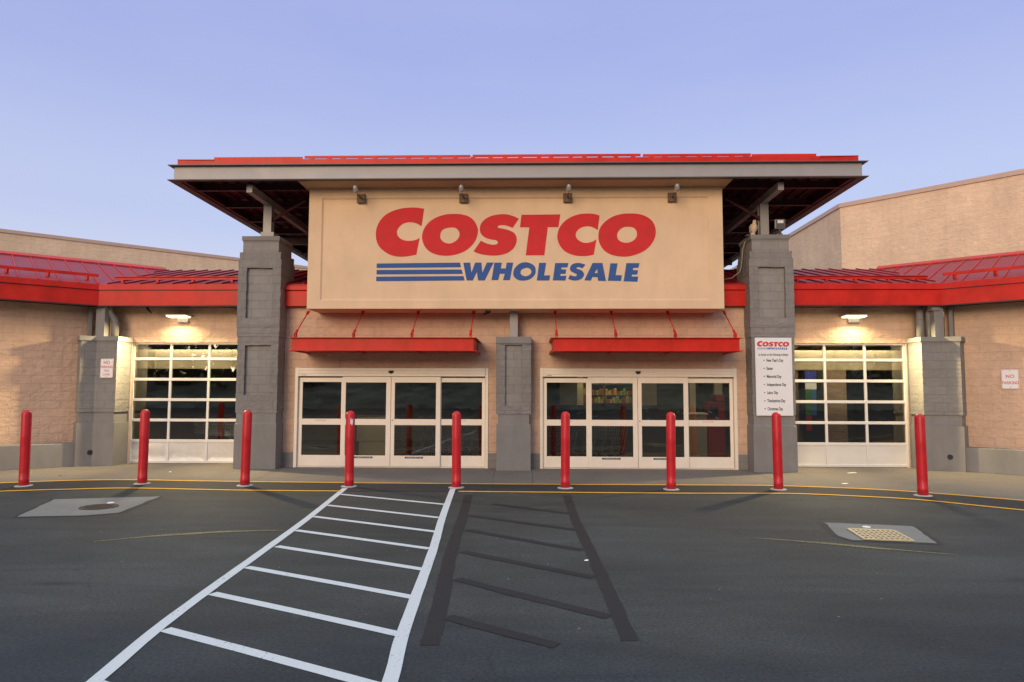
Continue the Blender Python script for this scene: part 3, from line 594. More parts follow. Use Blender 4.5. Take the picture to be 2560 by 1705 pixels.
for side in (-1, 1):
    J, u, nin = wing(side)
    P0 = Vector((xl if side < 0 else xr, EAVE_Y, 0)); Rv = Vector((vl if side < 0 else vr, RIDGE_Y, 0))
    uv_ = (Rv - P0).dot(u); nv_ = (Rv - P0).dot(nin); UM = 13
    pt = lambda uu, nn, dz=0: tuple(P0 + u * uu + nin * nn + Vector((0, 0, EAVE_Z + nn / nv_ * (RIDGE_Z - EAVE_Z) + dz)))
    m = MB(); q = [pt(0, 0), pt(UM, 0), pt(UM, nv_), pt(uv_, nv_)]
    if side < 0: q = q[::-1]
    m.slab(q, .06)
    k = int(uv_ / .405) - 1
    while k * .405 < UM:
        uu = k * .405; k += 1
        if uu < uv_: continue
        n0 = 0 if uu >= 0 else nv_ * uu / uv_
        c0 = [pt(uu - .009, n0), pt(uu + .009, n0), pt(uu + .009, nv_), pt(uu - .009, nv_)]
        c1 = [(p[0], p[1], p[2] + .030) for p in c0]
        m.add(c0 + c1, [(0, 1, 5, 4), (1, 2, 6, 5), (2, 3, 7, 6), (3, 0, 4, 7), (4, 5, 6, 7)])
    a, b = Vector(pt(uv_, nv_ + .01)), Vector(pt(UM, nv_ + .01)); m.add([a, b, b + nin * 1.2 + Vector((0, 0, -1.3)), a + nin * 1.2 + Vector((0, 0, -1.3))], [(0, 1, 2, 3)])
    wr = m.build('wing_roof', 'red_roof', B, mat2='red', from_face=6)
    rc = MB()   # ridge flashing
    for uu0, uu1 in ((uv_ - .05, 2.0 if side < 0 else UM),):
        A = [pt(uu0, nv_ - .14, .05), pt(uu1, nv_ - .14, .05), pt(uu1, nv_ + .10, .085), pt(uu0, nv_ + .10, .085)]
        if side < 0: A = A[::-1]
        rc.slab(A, .03)
    rc.build('ridge_flashing', 'red', wr)
    sg = MB()
    lst = [pt(-.05, .50, .10), pt(UM, .50, .10), pt(UM, .50, .175), pt(-.05, .50, .175)]
    bk = [tuple(Vector(p) + nin * .02) for p in lst]
    sg.add(lst + bk, [(0, 1, 2, 3), (7, 6, 5, 4), (0, 4, 5, 1), (3, 2, 6, 7), (0, 3, 7, 4)])
    for k in range(16):
        c = Vector(pt(.2 + k * .81, .52, 0)); sg.box(c.x - .03, c.x + .03, c.y - .03, c.y + .03, c.z, c.z + .11)
    sg.build('snow_guard', 'red', wr)
    # fascia: gutter band over a deep board, and a soffit back to the wall
    F0 = Vector((xl if side < 0 else xr, -.1, 0)); f = lambda uu, nn, z: tuple(F0 + u * uu + nin * nn + Vector((0, 0, z)))
    def seg(z0, z1, off, th, name, mat, par):
        mm = MB(); off_f = -off
        # front run from pillar to corner then along the wing, mitred
        d = off; mx = -side * .364 * d
        x_in = -6.97 if side < 0 else 6.17
        fr = [(x_in, -.1 - d), (F0.x + mx, -.1 - d)]
        far = F0 + u * 13 - nin * d; fr.append((far.x, far.y))
        d2 = off - th; mx2 = -side * .364 * d2; far2 = F0 + u * 13 - nin * d2
        bk_ = [(far2.x, far2.y), (F0.x + mx2, -.1 - d2), (x_in, -.1 - d2)]
        mm.prism(fr + bk_, z0, z1); return mm.build(name, mat, par)
    fo = seg(3.925, 4.285, 0, .03, 'fascia', 'red', wr)
    seg(4.30, 4.435, .035, .12, 'gutter', 'red', fo); seg(4.285, 4.30, .012, .06, 'gutter_lip', 'maroon', fo)
    seg(3.90, 3.925, .015, .06, 'drip_edge', 'maroon', fo)
    sm = MB(); x_in = -6.6 if side < 0 else 5.8
    far = F0 + u * 13 + nin * .03; far2 = Vector(wpt(side, 14, .56))
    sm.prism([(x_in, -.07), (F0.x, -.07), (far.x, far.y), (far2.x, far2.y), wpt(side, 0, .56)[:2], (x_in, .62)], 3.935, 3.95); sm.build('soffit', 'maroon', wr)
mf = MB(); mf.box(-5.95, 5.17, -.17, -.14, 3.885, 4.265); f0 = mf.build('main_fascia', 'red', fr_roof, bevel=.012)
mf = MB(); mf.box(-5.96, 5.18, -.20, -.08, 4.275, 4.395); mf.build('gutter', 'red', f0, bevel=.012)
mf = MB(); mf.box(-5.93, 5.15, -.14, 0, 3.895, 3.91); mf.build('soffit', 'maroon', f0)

# tall warehouse blocks behind
def tall(poly, name):
    m = MB(); m.prism(poly, 0, 9.02); o = m.build('upper_wall', 'tan_up', B)
    n = len(poly); c = MB()
    area = sum(poly[i][0] * poly[(i + 1) % n][1] - poly[(i + 1) % n][0] * poly[i][1] for i in range(n))
    q = poly if area > 0 else poly[::-1]; off = []
    for i in range(n):
        p0, p1, p2 = Vector(q[i - 1]), Vector(q[i]), Vector(q[(i + 1) % n])
        n1 = Vector(((p1 - p0).y, -(p1 - p0).x)).normalized(); n2 = Vector(((p2 - p1).y, -(p2 - p1).x)).normalized()
        b = (n1 + n2).normalized(); off.append(tuple(p1 + b * (.05 / max(.3, b.dot(n1)))))
    c.prism(off, 8.98, 9.14); c.build('coping', 'coping', o)
tall([(-39, .55), (-24.1, 13.5), (-13.15, 23.0), (-7, 28.3), (-7, 40), (-55, 40), (-55, .55)], 'l')
tall([(12.04, 9.9), (30, -8.0), (46, -8.0), (46, 40), (12.04, 40)], 'r')

# big canopy roof
CAN = empty('canopy_roof', (XC, 0, 0)); CAN.parent = B; CAN.location = (XC, 0, 0)
W = 7.72; YF, YB = -1.5, 12.0; Z0, Z1 = 6.58, 6.935
m = MB(); m.box(-W, W, YF, YF + .025, Z0 + .016, Z1 - .016); m.box(-W, -W + .025, YF + .025, YB, Z0 + .016, Z1 - .016); m.box(W - .025, W, YF + .025, YB, Z0 + .016, Z1 - .016)
fa = m.build('fascia_channel', 'gray_metal', CAN)
m = MB()
for z in (Z0, Z1 - .016):
    m.box(-W - .10, W + .10, YF - .10, YF + .03, z, z + .016); m.box(-W - .10, -W + .10, YF + .03, YB, z, z + .016); m.box(W - .10, W + .10, YF + .03, YB, z, z + .016)
m.build('flange', 'dark_gray', fa)
m = MB(); m.box(-W + .12, W - .12, YF + .06, YB, 6.80, 6.86)
for k in range(51): x = -W + .2 + k * .3; m.box(x - .03, x + .03, YF + .1, YB, 6.765, 6.80)
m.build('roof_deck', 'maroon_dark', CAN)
m = MB()
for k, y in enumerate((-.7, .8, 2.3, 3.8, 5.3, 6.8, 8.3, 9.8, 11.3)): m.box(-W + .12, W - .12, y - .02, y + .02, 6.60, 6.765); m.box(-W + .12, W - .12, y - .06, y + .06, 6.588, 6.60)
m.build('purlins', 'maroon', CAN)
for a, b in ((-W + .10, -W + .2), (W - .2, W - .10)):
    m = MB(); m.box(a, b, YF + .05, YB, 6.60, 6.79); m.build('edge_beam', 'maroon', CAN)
for x in (PLX - XC, PRX - XC):
    m = MB(); m.box(x - .065, x + .065, -1.2, 11.5, 6.40, 6.415); m.box(x - .065, x + .065, -1.2, 11.5, 6.565, 6.58); m.box(x - .02, x + .02, -1.2, 11.5, 6.415, 6.565); m.box(x - .065, x + .065, -1.215, -1.2, 6.40, 6.58)
    m.build('outrigger_beam', 'gray_metal', CAN)
    m = MB(); m.box(x - .10, x + .10, -.10, -.085, 5.55, 6.40); m.box(x - .10, x + .10, .085, .10, 5.55, 6.40); m.box(x - .075, x + .075, -.085, .085, 5.55, 6.40)
    m.box(x + .03 - .16, x + .03 + .16, -.16, .16, 5.552, 5.72) if x < 0 else None
    m.build('post', 'gray_metal', CAN)
    m = MB(); m.tube([(x, -.0, 6.0), (x + (.9 if x < 0 else -.9), .0, 6.56)], .04, 6); m.build('brace', 'maroon', CAN)
    for dy in (3.5, 7.0):
        m = MB(); m.box(x - 1.3, x + 1.3, dy - .04, dy + .04, 6.2, 6.4); m.build('cross_beam', 'maroon', CAN)
for x in (-3.1, 3.1):
    m = MB(); m.box(x - .06, x + .06, .5, 11.5, 6.35, 6.585); m.build('inner_beam', 'maroon', CAN)
m = MB()   # red roof edge above the channel
m.box(-W + .06, W - .06, YF + .02, YF + .05, Z1 + .002, Z1 + .150)
m.add([(-W + .06, YF + .05, Z1 + .10), (W - .06, YF + .05, Z1 + .10), (W - .06, YB, Z1 + .5), (-W + .06, YB, Z1 + .5)], [(0, 1, 2, 3)])
m.add([(-W + .06, YF + .05, Z1), (-W + .06, YF + .05, Z1 + .10), (-W + .06, YB, Z1 + .5), (-W + .06, YB, Z1)], [(0, 1, 2, 3)]); m.add([(W - .06, YF + .05, Z1), (W - .06, YF + .05, Z1 + .10), (W - .06, YB, Z1 + .5), (W - .06, YB, Z1)], [(3, 2, 1, 0)])
trim = m.build('roof_edge', 'red', CAN)
m = MB()
for a, b, z in ((-W + .75, -2.0 - 2.9, .0), (-4.85, -1.0, .02), (-.95, 2.9, .025), (2.95, 5.4, .015), (5.42, W - .85, .0)): m.box(a, b, YF + .33, YF + .36, Z1 + .258 + z, Z1 + .312 + z)
for k in range(38): x = -W + .85 + k * .37 + random.uniform(-.05, .05); m.box(x - .05, x + .05, YF + .32, YF + .42, Z1 + .1, Z1 + .29)
m.build('snow_guard', 'red', trim)
for sx in (-1, 1):
    m = MB(); a, b = (sx * (W - .05), sx * (W - .9))
    x0, x1 = min(a, b), max(a, b); m.add([(a, YF, Z1 + .150), (b, YF, Z1 + .12), (b, YF + .8, Z1 + .17), (a, YF + .8, Z1 + .19), (a, YF, Z1 + .15), (b, YF, Z1 + .150), (b, YF + .8, Z1 + .185), (a, YF + .8, Z1 + .205)],
        [(0, 1, 5, 4), (1, 2, 6, 5), (2, 3, 7, 6), (3, 0, 4, 7), (4, 5, 6, 7), (3, 2, 1, 0)]); m.build('rake_flashing', 'red', trim)

# sign wall
SG = empty('sign_wall', (0, 0, 0)); SG.parent = B
sx0, sx1, sz0, sz1 = -5.17, 4.435, 3.738, 6.572
m = MB(); m.box(sx0, sx1, -.87, .45, sz0, sz1)
pan = m.build('sign_panel', 'stucco', SG)
m = MB()
def chamf(a, b, c, d):   # raised border with sloping inner edge
    m.add([(*a, ), (*b, ), (*c, ), (*d, )], [(0, 1, 2, 3)])
L_, R_, B_, T_ = .30, .30, .19, .22; e = .035
yo, yi = -.905, -.8705
O = [(sx0, sz0), (sx1, sz0), (sx1, sz1), (sx0, sz1)]; I1 = [(sx0 + L_, sz0 + B_), (sx1 - R_, sz0 + B_), (sx1 - R_, sz1 - T_), (sx0 + L_, sz1 - T_)]
I2 = [(I1[0][0] + e, I1[0][1] + e), (I1[1][0] - e, I1[1][1] + e), (I1[2][0] - e, I1[2][1] - e), (I1[3][0] + e, I1[3][1] - e)]
vs = [(x, yo, z) for x, z in O] + [(x, yo, z) for x, z in I1] + [(x, yi, z) for x, z in I2] + [(x, yi, z) for x, z in O]
m.add(vs, [(i, (i + 1) % 4, 4 + (i + 1) % 4, 4 + i) for i in range(4)] + [(4 + i, 4 + (i + 1) % 4, 8 + (i + 1) % 4, 8 + i) for i in range(4)] + [(12 + i, 12 + (i + 1) % 4, (i + 1) % 4, i) for i in range(4)])
m.build('raised_border', 'stucco', SG)
m = MB(); m.box(-5.26, 4.52, -1.47, -.6, 6.574, 6.579); m.build('overhang_soffit', 'soffit_shade', SG)
# lettering, drawn as outlines
def smooth_run(pts, n=7):
    P = [Vector((*p, 0)) for p in pts]
    if len(P) < 3: return [(p.x, p.y) for p in P]
    out = []
    for i in range(len(P) - 1):
        p0 = P[i - 1] if i else P[0] * 2 - P[1]; p1, p2 = P[i], P[i + 1]; p3 = P[i + 2] if i + 2 < len(P) else P[-1] * 2 - P[-2]
        for k in range(n):
            t = k / n; q = .5 * ((2 * p1) + (p2 - p0) * t + (2 * p0 - 5 * p1 + 4 * p2 - p3) * t * t + (3 * p1 - p0 - 3 * p2 + p3) * t ** 3); out.append((q.x, q.y))
    out.append((P[-1].x, P[-1].y)); return out
def closed(pts, n=7):
    k = len(pts); out = []
    P = [Vector((*p, 0)) for p in pts]
    for i in range(k):
        p0, p1, p2, p3 = P[i - 1], P[i], P[(i + 1) % k], P[(i + 2) % k]
        for j in range(n):
            t = j / n; q = .5 * ((2 * p1) + (p2 - p0) * t + (2 * p0 - 5 * p1 + 4 * p2 - p3) * t * t + (3 * p1 - p0 - 3 * p2 + p3) * t ** 3); out.append((q.x, q.y))
    return out
RED = [
 [smooth_run([(450, 65), (400, 57), (340, 55), (270, 62), (200, 82), (140, 115), (95, 165), (70, 225), (66, 280), (75, 330), (100, 375), (140, 410), (190, 437), (250, 449), (300, 449), (350, 442), (392, 434)])
  + smooth_run([(417, 300), (385, 316), (340, 323), (300, 320), (265, 305), (242, 282), (234, 255), (240, 230), (258, 205), (285, 185), (325, 174), (365, 176), (400, 188), (431, 207)])],
 [closed([(680, 108), (750, 112), (810, 130), (855, 170), (880, 225), (879, 270), (860, 325), (820, 375), (770, 410), (700, 435), (630, 443), (560, 435), (500, 410), (460, 370), (440, 320), (437, 280), (450, 230), (485, 180), (540, 140), (610, 115)]),
  closed([(665, 217), (700, 220), (725, 240), (735, 265), (730, 295), (710, 322), (675, 342), (640, 344), (605, 330), (585, 305), (582, 275), (592, 245), (620, 225)])],
 [smooth_run([(1207, 148), (1165, 128), (1110, 113), (1050, 113), (990, 125), (940, 150), (908, 185), (897, 225), (905, 265), (935, 295), (980, 312), (1025, 320), (1040, 335), (1034, 350), (1000, 356), (960, 348), (930, 336), (906, 323)])
  + smooth_run([(848, 408), (880, 423), (940, 437), (1000, 442), (1060, 438), (1120, 420), (1165, 385), (1187, 340), (1189, 300), (1172, 265), (1135, 243), (1080, 228), (1045, 222), (1040, 208), (1060, 200), (1090, 200), (1120, 207), (1158, 222)])],
 [[(1228, 117), (1536, 115), (1521, 217), (1437, 217), (1409, 441), (1262, 441), (1290, 218), (1216, 217)]],
 [smooth_run([(1847, 125), (1800, 112), (1740, 109), (1680, 116), (1620, 137), (1565, 175), (1528, 225), (1512, 285), (1518, 330), (1540, 375), (1580, 415), (1640, 440), (1700, 448), (1755, 446), (1799, 437)])
  + smooth_run([(1821, 316), (1790, 333), (1750, 343), (1715, 340), (1680, 322), (1660, 295), (1660, 265), (1675, 240), (1705, 220), (1745, 211), (1785, 216), (1832, 240)])],
 [closed([(2090, 110), (2160, 115), (2220, 137), (2265, 175), (2287, 230), (2285, 290), (2260, 345), (2215, 395), (2150, 430), (2070, 452), (1990, 450), (1920, 430), (1870, 390), (1842, 335), (1837, 280), (1850, 225), (1890, 175), (1950, 135), (2020, 114)]),
  closed([(2070, 216), (2110, 222), (2135, 245), (2141, 275), (2132, 305), (2105, 330), (2065, 343), (2025, 338), (1995, 320), (1984, 292), (1990, 260), (2010, 235), (2040, 219)])]]
STRIPES = [[[(77, 504), (741, 498), (749, 535), (77, 539)]], [[(77, 556), (753, 553), (765, 588), (77, 591)]], [[(75, 609), (770, 605), (779, 640), (75, 645)]]]
BLUE = [
 [[(767, 499), (822, 498), (832, 577), (862, 498), (911, 498), (918, 580), (955, 498), (1008, 498), (938, 640), (885, 640), (876, 571), (844, 640), (795, 640)]],
 [[(1014, 499), (1073, 499), (1065, 545), (1104, 545), (1112, 499), (1163, 499), (1137, 638), (1083, 638), (1097, 587), (1057, 587), (1045, 637), (992, 637)]],
 [closed([(1255, 496), (1300, 505), (1333, 530), (1341, 565), (1330, 600), (1295, 630), (1245, 642), (1200, 635), (1170, 610), (1164, 580), (1175, 545), (1210, 510)]), closed([(1268, 540), (1295, 548), (1307, 568), (1298, 592), (1265, 607), (1235, 600), (1221, 580), (1230, 555)])],
 [[(1368, 501), (1424, 501), (1407, 601), (1455, 601), (1448, 641), (1350, 641)]],
 [[(1495, 503), (1599, 503), (1592, 537), (1545, 539), (1543, 553), (1582, 554), (1577, 588), (1537, 589), (1535, 604), (1583, 604), (1575, 642), (1476, 640)]],
 [smooth_run([(1734, 517), (1700, 506), (1665, 503), (1630, 513), (1612, 540), (1617, 565), (1640, 580), (1665, 592), (1660, 606), (1640, 607), (1612, 597)]) + smooth_run([(1597, 628), (1630, 640), (1670, 640), (1705, 625), (1722, 595), (1712, 570), (1690, 556), (1665, 548), (1668, 537), (1688, 537), (1708, 545)])],
 [[(1790, 503), (1867, 503), (1894, 646), (1832, 644), (1829, 616), (1788, 614), (1775, 642), (1724, 640)], [(1825, 549), (1829, 583), (1804, 583)]],
 [[(1930, 506), (1986, 506), (1970, 600), (2019, 600), (2012, 645), (1909, 644)]],
 [[(2055, 505), (2158, 505), (2150, 541), (2108, 543), (2105, 560), (2146, 561), (2140, 595), (2098, 596), (2096, 610), (2147, 611), (2140, 652), (2033, 648)]]]
def outline_mesh(groups, fx, fz, thick):
    me_all = MB()
    cu = bpy.data.curves.new('o', 'CURVE'); cu.dimensions = '2D'; cu.fill_mode = 'BOTH'; cu.extrude = thick
    for letter in groups:
        for ring in letter:
            sp = cu.splines.new('POLY'); sp.points.add(len(ring) - 1); sp.use_cyclic_u = True
            for p, (x, y) in zip(sp.points, ring): p.co = (fx(x), fz(y), 0, 1)
    return curve_mesh(cu)
KX = 3.0994 + 3.7886; fx = lambda x: -3.7886 + x * KX / 2355; fz = lambda y: 6.283 - y * (6.283 - 4.222) / 700
for nm, gset, mt in (('red_letter', RED, 'letter_red'), ('blue_stripe', STRIPES, 'letter_blue'), ('blue_letter', BLUE, 'letter_blue')):
    for letter in gset:
        o = mesh_obj(nm, outline_mesh([letter], fx, fz, .003), mt, SG); o.rotation_euler = (R(90), 0, 0); o.location = (0, -.8735, 0)

# awnings over the two doors
def awning(x0, x1):
    A = empty('door_awning', ((x0 + x1) / 2, -1.3, 2.74)); A.parent = B; w_ = (x1 - x0) / 2
    m = MB(); m.box(-w_, w_, 0, .02, .014, .286); m.box(-w_, -w_ + .02, .02, 1.295, .014, .286); m.box(w_ - .02, w_, .02, 1.295, .014, .286)
    m.build('channel', 'red', A)
    m = MB()
    for z in (0, .286):
        m.box(-w_ - .07, w_ + .07, -.07, .02, z, z + .014); m.box(-w_ - .07, -w_ + .0, .02, 1.295, z, z + .014); m.box(w_ - .0, w_ + .07, .02, 1.295, z, z + .014)
    m.build('flange', 'red', A)
    m = MB(); m.box(-w_ + .025, w_ - .025, .025, 1.295, .03, .045)
    for k in range(1, 3): xx = -w_ + k * 2 * w_ / 3; m.box(xx - .03, xx + .03, .03, 1.29, .005, .03)
    m.build('underside', 'red', A)
    for k in range(4):
        x = -w_ + .07 + k * (2 * w_ - .14) / 3
        t = MB(); a = Vector((x, .07, .40)); b = Vector((x, .93, .99)); t.tube([a, b], .013, 8)
        to = t.build('tie_rod', 'red', A, smooth=True)
        t = MB(); t.box(x - .026, x - .008, .02, .11, .30, .40); t.box(x + .008, x + .026, .02, .11, .30, .40); t.tube([(x - .035, .065, .37), (x + .035, .065, .37)], .018, 8)
        t.tube([a - Vector((0, .02, .02)), a.lerp(b, .13)], .030, 8); t.build('clevis', 'red', to)
        t = MB(); t.tube([a.lerp(b, .90), b], .032, 8); t.box(x - .035, x + .035, .88, .96, .98, 1.0); t.build('turnbuckle', 'red', to)
    return A
awning(-5.372, -1.262); awning(.53, 4.64)

# sliding entrance doors
def sliding_door(x0):
    D = empty('sliding_door', (x0, 0, 0)); D.parent = B
    f = MB(); f.box(.0, .07, -.03, .2, 0, 2.40); f.box(4.63, 4.70, -.03, .2, 0, 2.40); f.box(.07, 4.63, .19, .2, 2.1, 2.19); f.box(.07, 4.63, .02, .2, 0, .022); f.build('door_frame', 'cream', D, bevel=.004)
    h = MB(); h.box(.07, 4.63, -.045, .19, 2.195, 2.255); h.box(.07, 4.63, -.06, .19, 2.255, 2.30); h.box(.07, 4.63, -.05, .19, 2.30, 2.335); h.box(.07, 4.63, -.065, .19, 2.335, 2.395)
    ho = h.build('door_header', 'cream', D, bevel=.006)
    pl_ = MB(); pl_.box(.16, .28, -.049, -.045, 2.215, 2.235); pl_.build('maker_plate', 'galv', ho)
    s = MB(); s.lathe([(.0001, -.05), (.03, -.048), (.055, -.03), (.062, 0), (.06, .012), (.0001, .014)], (2.345, -.075, 2.315), 20); s.build('motion_sensor', 'dark', ho, smooth=True)
    def leaf(a, b, ga, gb, y, zt, gt, name='door_leaf'):
        m = MB(); zb = .03
        m.box(a, ga, y, y + .045, zb, zt); m.box(gb, b, y, y + .045, zb, zt); m.box(ga, gb, y, y + .045, gt, zt); m.box(ga, gb, y, y + .045, 1.02, 1.165); m.box(ga, gb, y, y + .045, zb, .29)
        lo = m.build(name, 'cream', D, bevel=.004)
        for z0, z1 in ((.29, 1.02), (1.165, gt)):
            p = MB(); p.poly([(ga, y + .022, z0), (gb, y + .022, z0), (gb, y + .022, z1), (ga, y + .022, z1)]); p.build('pane', 'glass', lo)
        return lo
    l1 = leaf(.075, 1.19, .165, 1.115, .045, 2.16, 2.055, 'side_panel'); l4 = leaf(3.50, 4.62, 3.56, 4.545, .045, 2.16, 2.055, 'side_panel')
    l2 = leaf(1.15, 2.337, 1.24, 2.225, -.012, 2.185, 2.045); l3 = leaf(2.347, 3.545, 2.435, 3.435, -.012, 2.185, 2.045)
    for lo, cx in ((l2, 1.70), (l3, 2.92)):
        s = MB(); s.box(cx - .22, cx + .22, -.0145, -.012, .225, .268); so_ = s.build('push_sticker', 'print_black', lo)
        text('IN EMERGENCY PUSH TO OPEN', .035, 'sticker_text', 'sign_white', so_, (cx, -.0155, .234), sx=.74)
    for lo, cx in ((l1, .62), (l4, 4.02)):
        text('AUTOMATIC DOOR', .034, 'red_notice_text', 'print_red_light', lo, (cx, .043, 1.115), sx=.9)
    k = MB(); k.lathe([(.014, 0), (.014, .01), (.0001, .012)], (0, 0, 0), 12)
    ko = k.build('door_lock', 'dark_gray', l3); ko.location = (2.385, -.013, 1.14); ko.rotation_euler = (R(90), 0, 0)
    return D
sliding_door(DL[0]); sliding_door(DR[0] - .005)

# overhead glazed doors
def garage(x0, dent):
    D = empty('overhead_door', (x0, .66, 0)); D.parent = B; Wd = 2.96
    rz = [.0, .57, 1.09, 1.605, 2.12, 2.64, 3.05]
    f = MB(); f.box(0, .05, -.012, .05, .0, 3.05); f.box(Wd - .05, Wd, -.012, .05, 0, 3.05)
    for i, z in enumerate(rz):
        hh = .035 if 0 < i < 6 else .045
        z0, z1 = (z, z + .07) if i == 0 else ((z - hh, z + hh) if i < 6 else (z - .04, z))
        f.box(.05, Wd - .05, -.010, .045, z0 + .012 * (i == 0), z1)
    for k in (1, 2):
        x = k * Wd / 3; f.box(x - .028, x + .028, -.006, .045, .07, .535)
        for i in range(1, 6):
            hh = .035; f.box(x - .03, x + .03, -.006, .045, rz[i] + hh, rz[i + 1] - (hh if i < 5 else .04))
    fo = f.build('door_frame', 'white_al', D, bevel=.004)
    s = MB(); s.box(0, Wd, -.005, .05, -.0, .012); s.build('bottom_seal', 'dark', D)
    for k in range(3):   # solid bottom panels, the left door's are dented
        xa, xb = k * Wd / 3 + .03, (k + 1) * Wd / 3 - .03; m = MB(); nx, nz = 36, 18; vs = []; fs = []
        for j in range(nz + 1):
            for i in range(nx + 1):
                x = xa + (xb - xa) * i / nx; z = .07 + .465 * j / nz; y = .012
                if dent:
                    edge_f = min(1, min(i, nx - i) / 4, min(j, nz - j) / 3)
                    y += edge_f * .022 * (noise.noise(Vector((x * 1.6, z * 3.2, 2.3 + k))) + .5 * abs(noise.noise(Vector((x * 4, z * 7, 5.1 + k)))))
                    for dx, dz, rr, am in (((1.02, .20, .22, .05), (.88, .17, .12, .045), (.45, .23, .10, .03), (.62, .15, .18, .035), (2.35, .12, .40, .03), (1.6, .12, .45, .035))):
                        q = ((x - dx) / rr) ** 2 + ((z - dz) / (rr * .6)) ** 2; y += am * edge_f * math.exp(-q) * (1 if x > dx - rr * .3 else .5)
                vs.append((x, y, z))
        for j in range(nz):
            for i in range(nx): a = j * (nx + 1) + i; fs.append((a, a + 1, a + nx + 2, a + nx + 1))
        m.add(vs, fs); po = m.build('bottom_panel', 'panel', D, smooth=True)
        if dent: po['label'] = 'dented white bottom panel'
    for i in range(1, 6):
        for k in range(3):
            p = MB(); xa, xb = k * Wd / 3 + .02, (k + 1) * Wd / 3 - .02; p.poly([(xa, .02, rz[i]), (xb, .02, rz[i]), (xb, .02, rz[i + 1]), (xa, .02, rz[i + 1])]); p.build('pane', 'glass', D)
    return D
garage(GL[0], True); garage(GR[0], False)
for x0, x1 in ((GL[0] - .10, GL[0] - .003), (GR[1] + .003, GR[1] + .10)):
    m = MB(); m.box(x0, x1, .575, .597, 0, 3.03); m.build('door_jamb', 'gray_paint', B)

# inside of the store
m = MB(); m.box(-12.5, 11.8, .9, 8.8, .004, .012); m.build('shop_floor', 'floor', B)
m = MB(); m.box(-12.5, 11.8, 8.8, 8.9, 0, 4.0); m.box(-12.6, -12.5, .95, 8.9, 0, 4.0); m.box(11.8, 11.9, .95, 8.9, 0, 4.0); m.box(-12.5, 11.8, .95, 8.8, 3.6, 3.7); m.build('shop_interior_wall', 'inner_wall', B)
M['shop_block'] = block('shop_brown_block', (.36, .25, .17), .8, .6)
m = MB(); m.box(7.8, 8.45, 2.0, 2.6, .012, 3.6); m.box(6.85, 7.3, 2.3, 2.8, .012, 3.6); m.build('brown_block_pier', 'shop_block', B)
m = MB(); m.box(.95, 1.5, 5.2, 5.8, .012, 3.6); m.box(3.55, 4.0, 5.2, 5.6, .012, 3.6); m.box(4.80, 4.98, 4.2, 4.4, .012, 3.6); m.box(5.55, 5.78, 4.2, 4.4, .012, 3.6); m.box(1.0, 1.8, 6.6, 6.8, .012, 3.6); m.build('shop_column', 'inner_cream', B)
m = MB(); m.box(.4, 4.3, 4.4, 4.5, .012, 1.42); m.build('cart_row_blocker', 'dark_gray', B)  # added dark blocker for the stacked cart row, hides the lower shelf
for x0, x1 in ((GL[0] - .2, -6.95), (6.15, GR[1] + .2)):
    m = MB(); m.box(x0, x1, 1.02, 1.06, 2.70, 2.90); m.box(x0, x1, 1.02, 1.06, 2.42, 2.60); m.box(x0, x1, .99, 1.0, 2.40, 2.415); m.box(x0, x1, 1.06, 1.9, 3.05, 3.06)
    for k in range(3): m.box(x0 + .55 + k * 1.0, x0 + .60 + k * 1.0, 1.0, 1.02, 2.42, 2.90)
    m.build('door_track_header', 'inner_cream', B)
    m = MB(); m.tube([(x0 + .3, .93, 3.15), (x1 - .1, .93, 3.15)], .02, 8); m.build('indoor_tube_light', 'tube_glow', B)
    la = bpy.data.lights.new('indoor_tube', 'AREA'); la.shape = 'RECTANGLE'; la.size = 2.6; la.size_y = .05; la.energy = 40; la.color = (1, .84, .58)
    lo = bpy.data.objects.new('indoor_tube_lamp', la); COL.objects.link(lo); lo.location = ((x0 + x1) / 2, .93, 3.12); lo.rotation_euler = (R(40), 0, 0); lo.parent = B

# ---------------------------------------------------------------- goods shelf, banner, kiosk, carts seen through the glass
shelf = tag(empty('goods_shelf', (2.55, 7.2, .012)), 'lit shelf of red and yellow goods seen through the right entrance', 'shelf')
m = MB()
for z in (.1, .75, 1.4, 2.05, 2.7): m.box(-1.2, 1.2, -.3, .3, z, z + .04)
for x in (-1.2, -.0, 1.2): m.box(x - .03, x + .03, -.3, .3, 0, 3.0)
m.build('rack', 'dark_gray', shelf)
goods_m = [simple('goods_yellow', (.60, .40, .06), .5), simple('goods_red', (.42, .07, .04), .5), simple('goods_lime', (.28, .36, .06), .5), simple('goods_brown', (.3, .16, .06), .5)]
mbs = [MB() for _ in goods_m]
for z in (.14, .79, 1.44, 1.70, 2.09, 2.36, 2.74):
    x = -1.12
    while x < 1.08:
        wd = random.uniform(.05, .12); mbs[random.choice((0, 0, 1, 2, 3))].box(x, x + wd - .015, -.28, .1, z, z + random.uniform(.12, .24)); x += wd
for mb, mm in zip(mbs, goods_m): mb.build('packets', mm, shelf)
la = bpy.data.lights.new('shelf_lamp', 'AREA'); la.size = 2.2; la.size_y = .2; la.shape = 'RECTANGLE'; la.energy = 34; la.color = (1, .83, .42)
lo = bpy.data.objects.new('shelf_lamp', la); COL.objects.link(lo); lo.location = (0, -1.1, 3.2); lo.rotation_euler = (R(35), 0, 0); lo.parent = shelf
ban = tag(empty('indoor_poster_stand', (7.42, 1.75, .012)), 'tall dark poster stand with blue, green and red panels behind the right glazed overhead door', 'poster stand')
m = MB(); m.box(-.16, .36, .02, .2, 0, 2.42); m.build('stand', 'dark', ban)
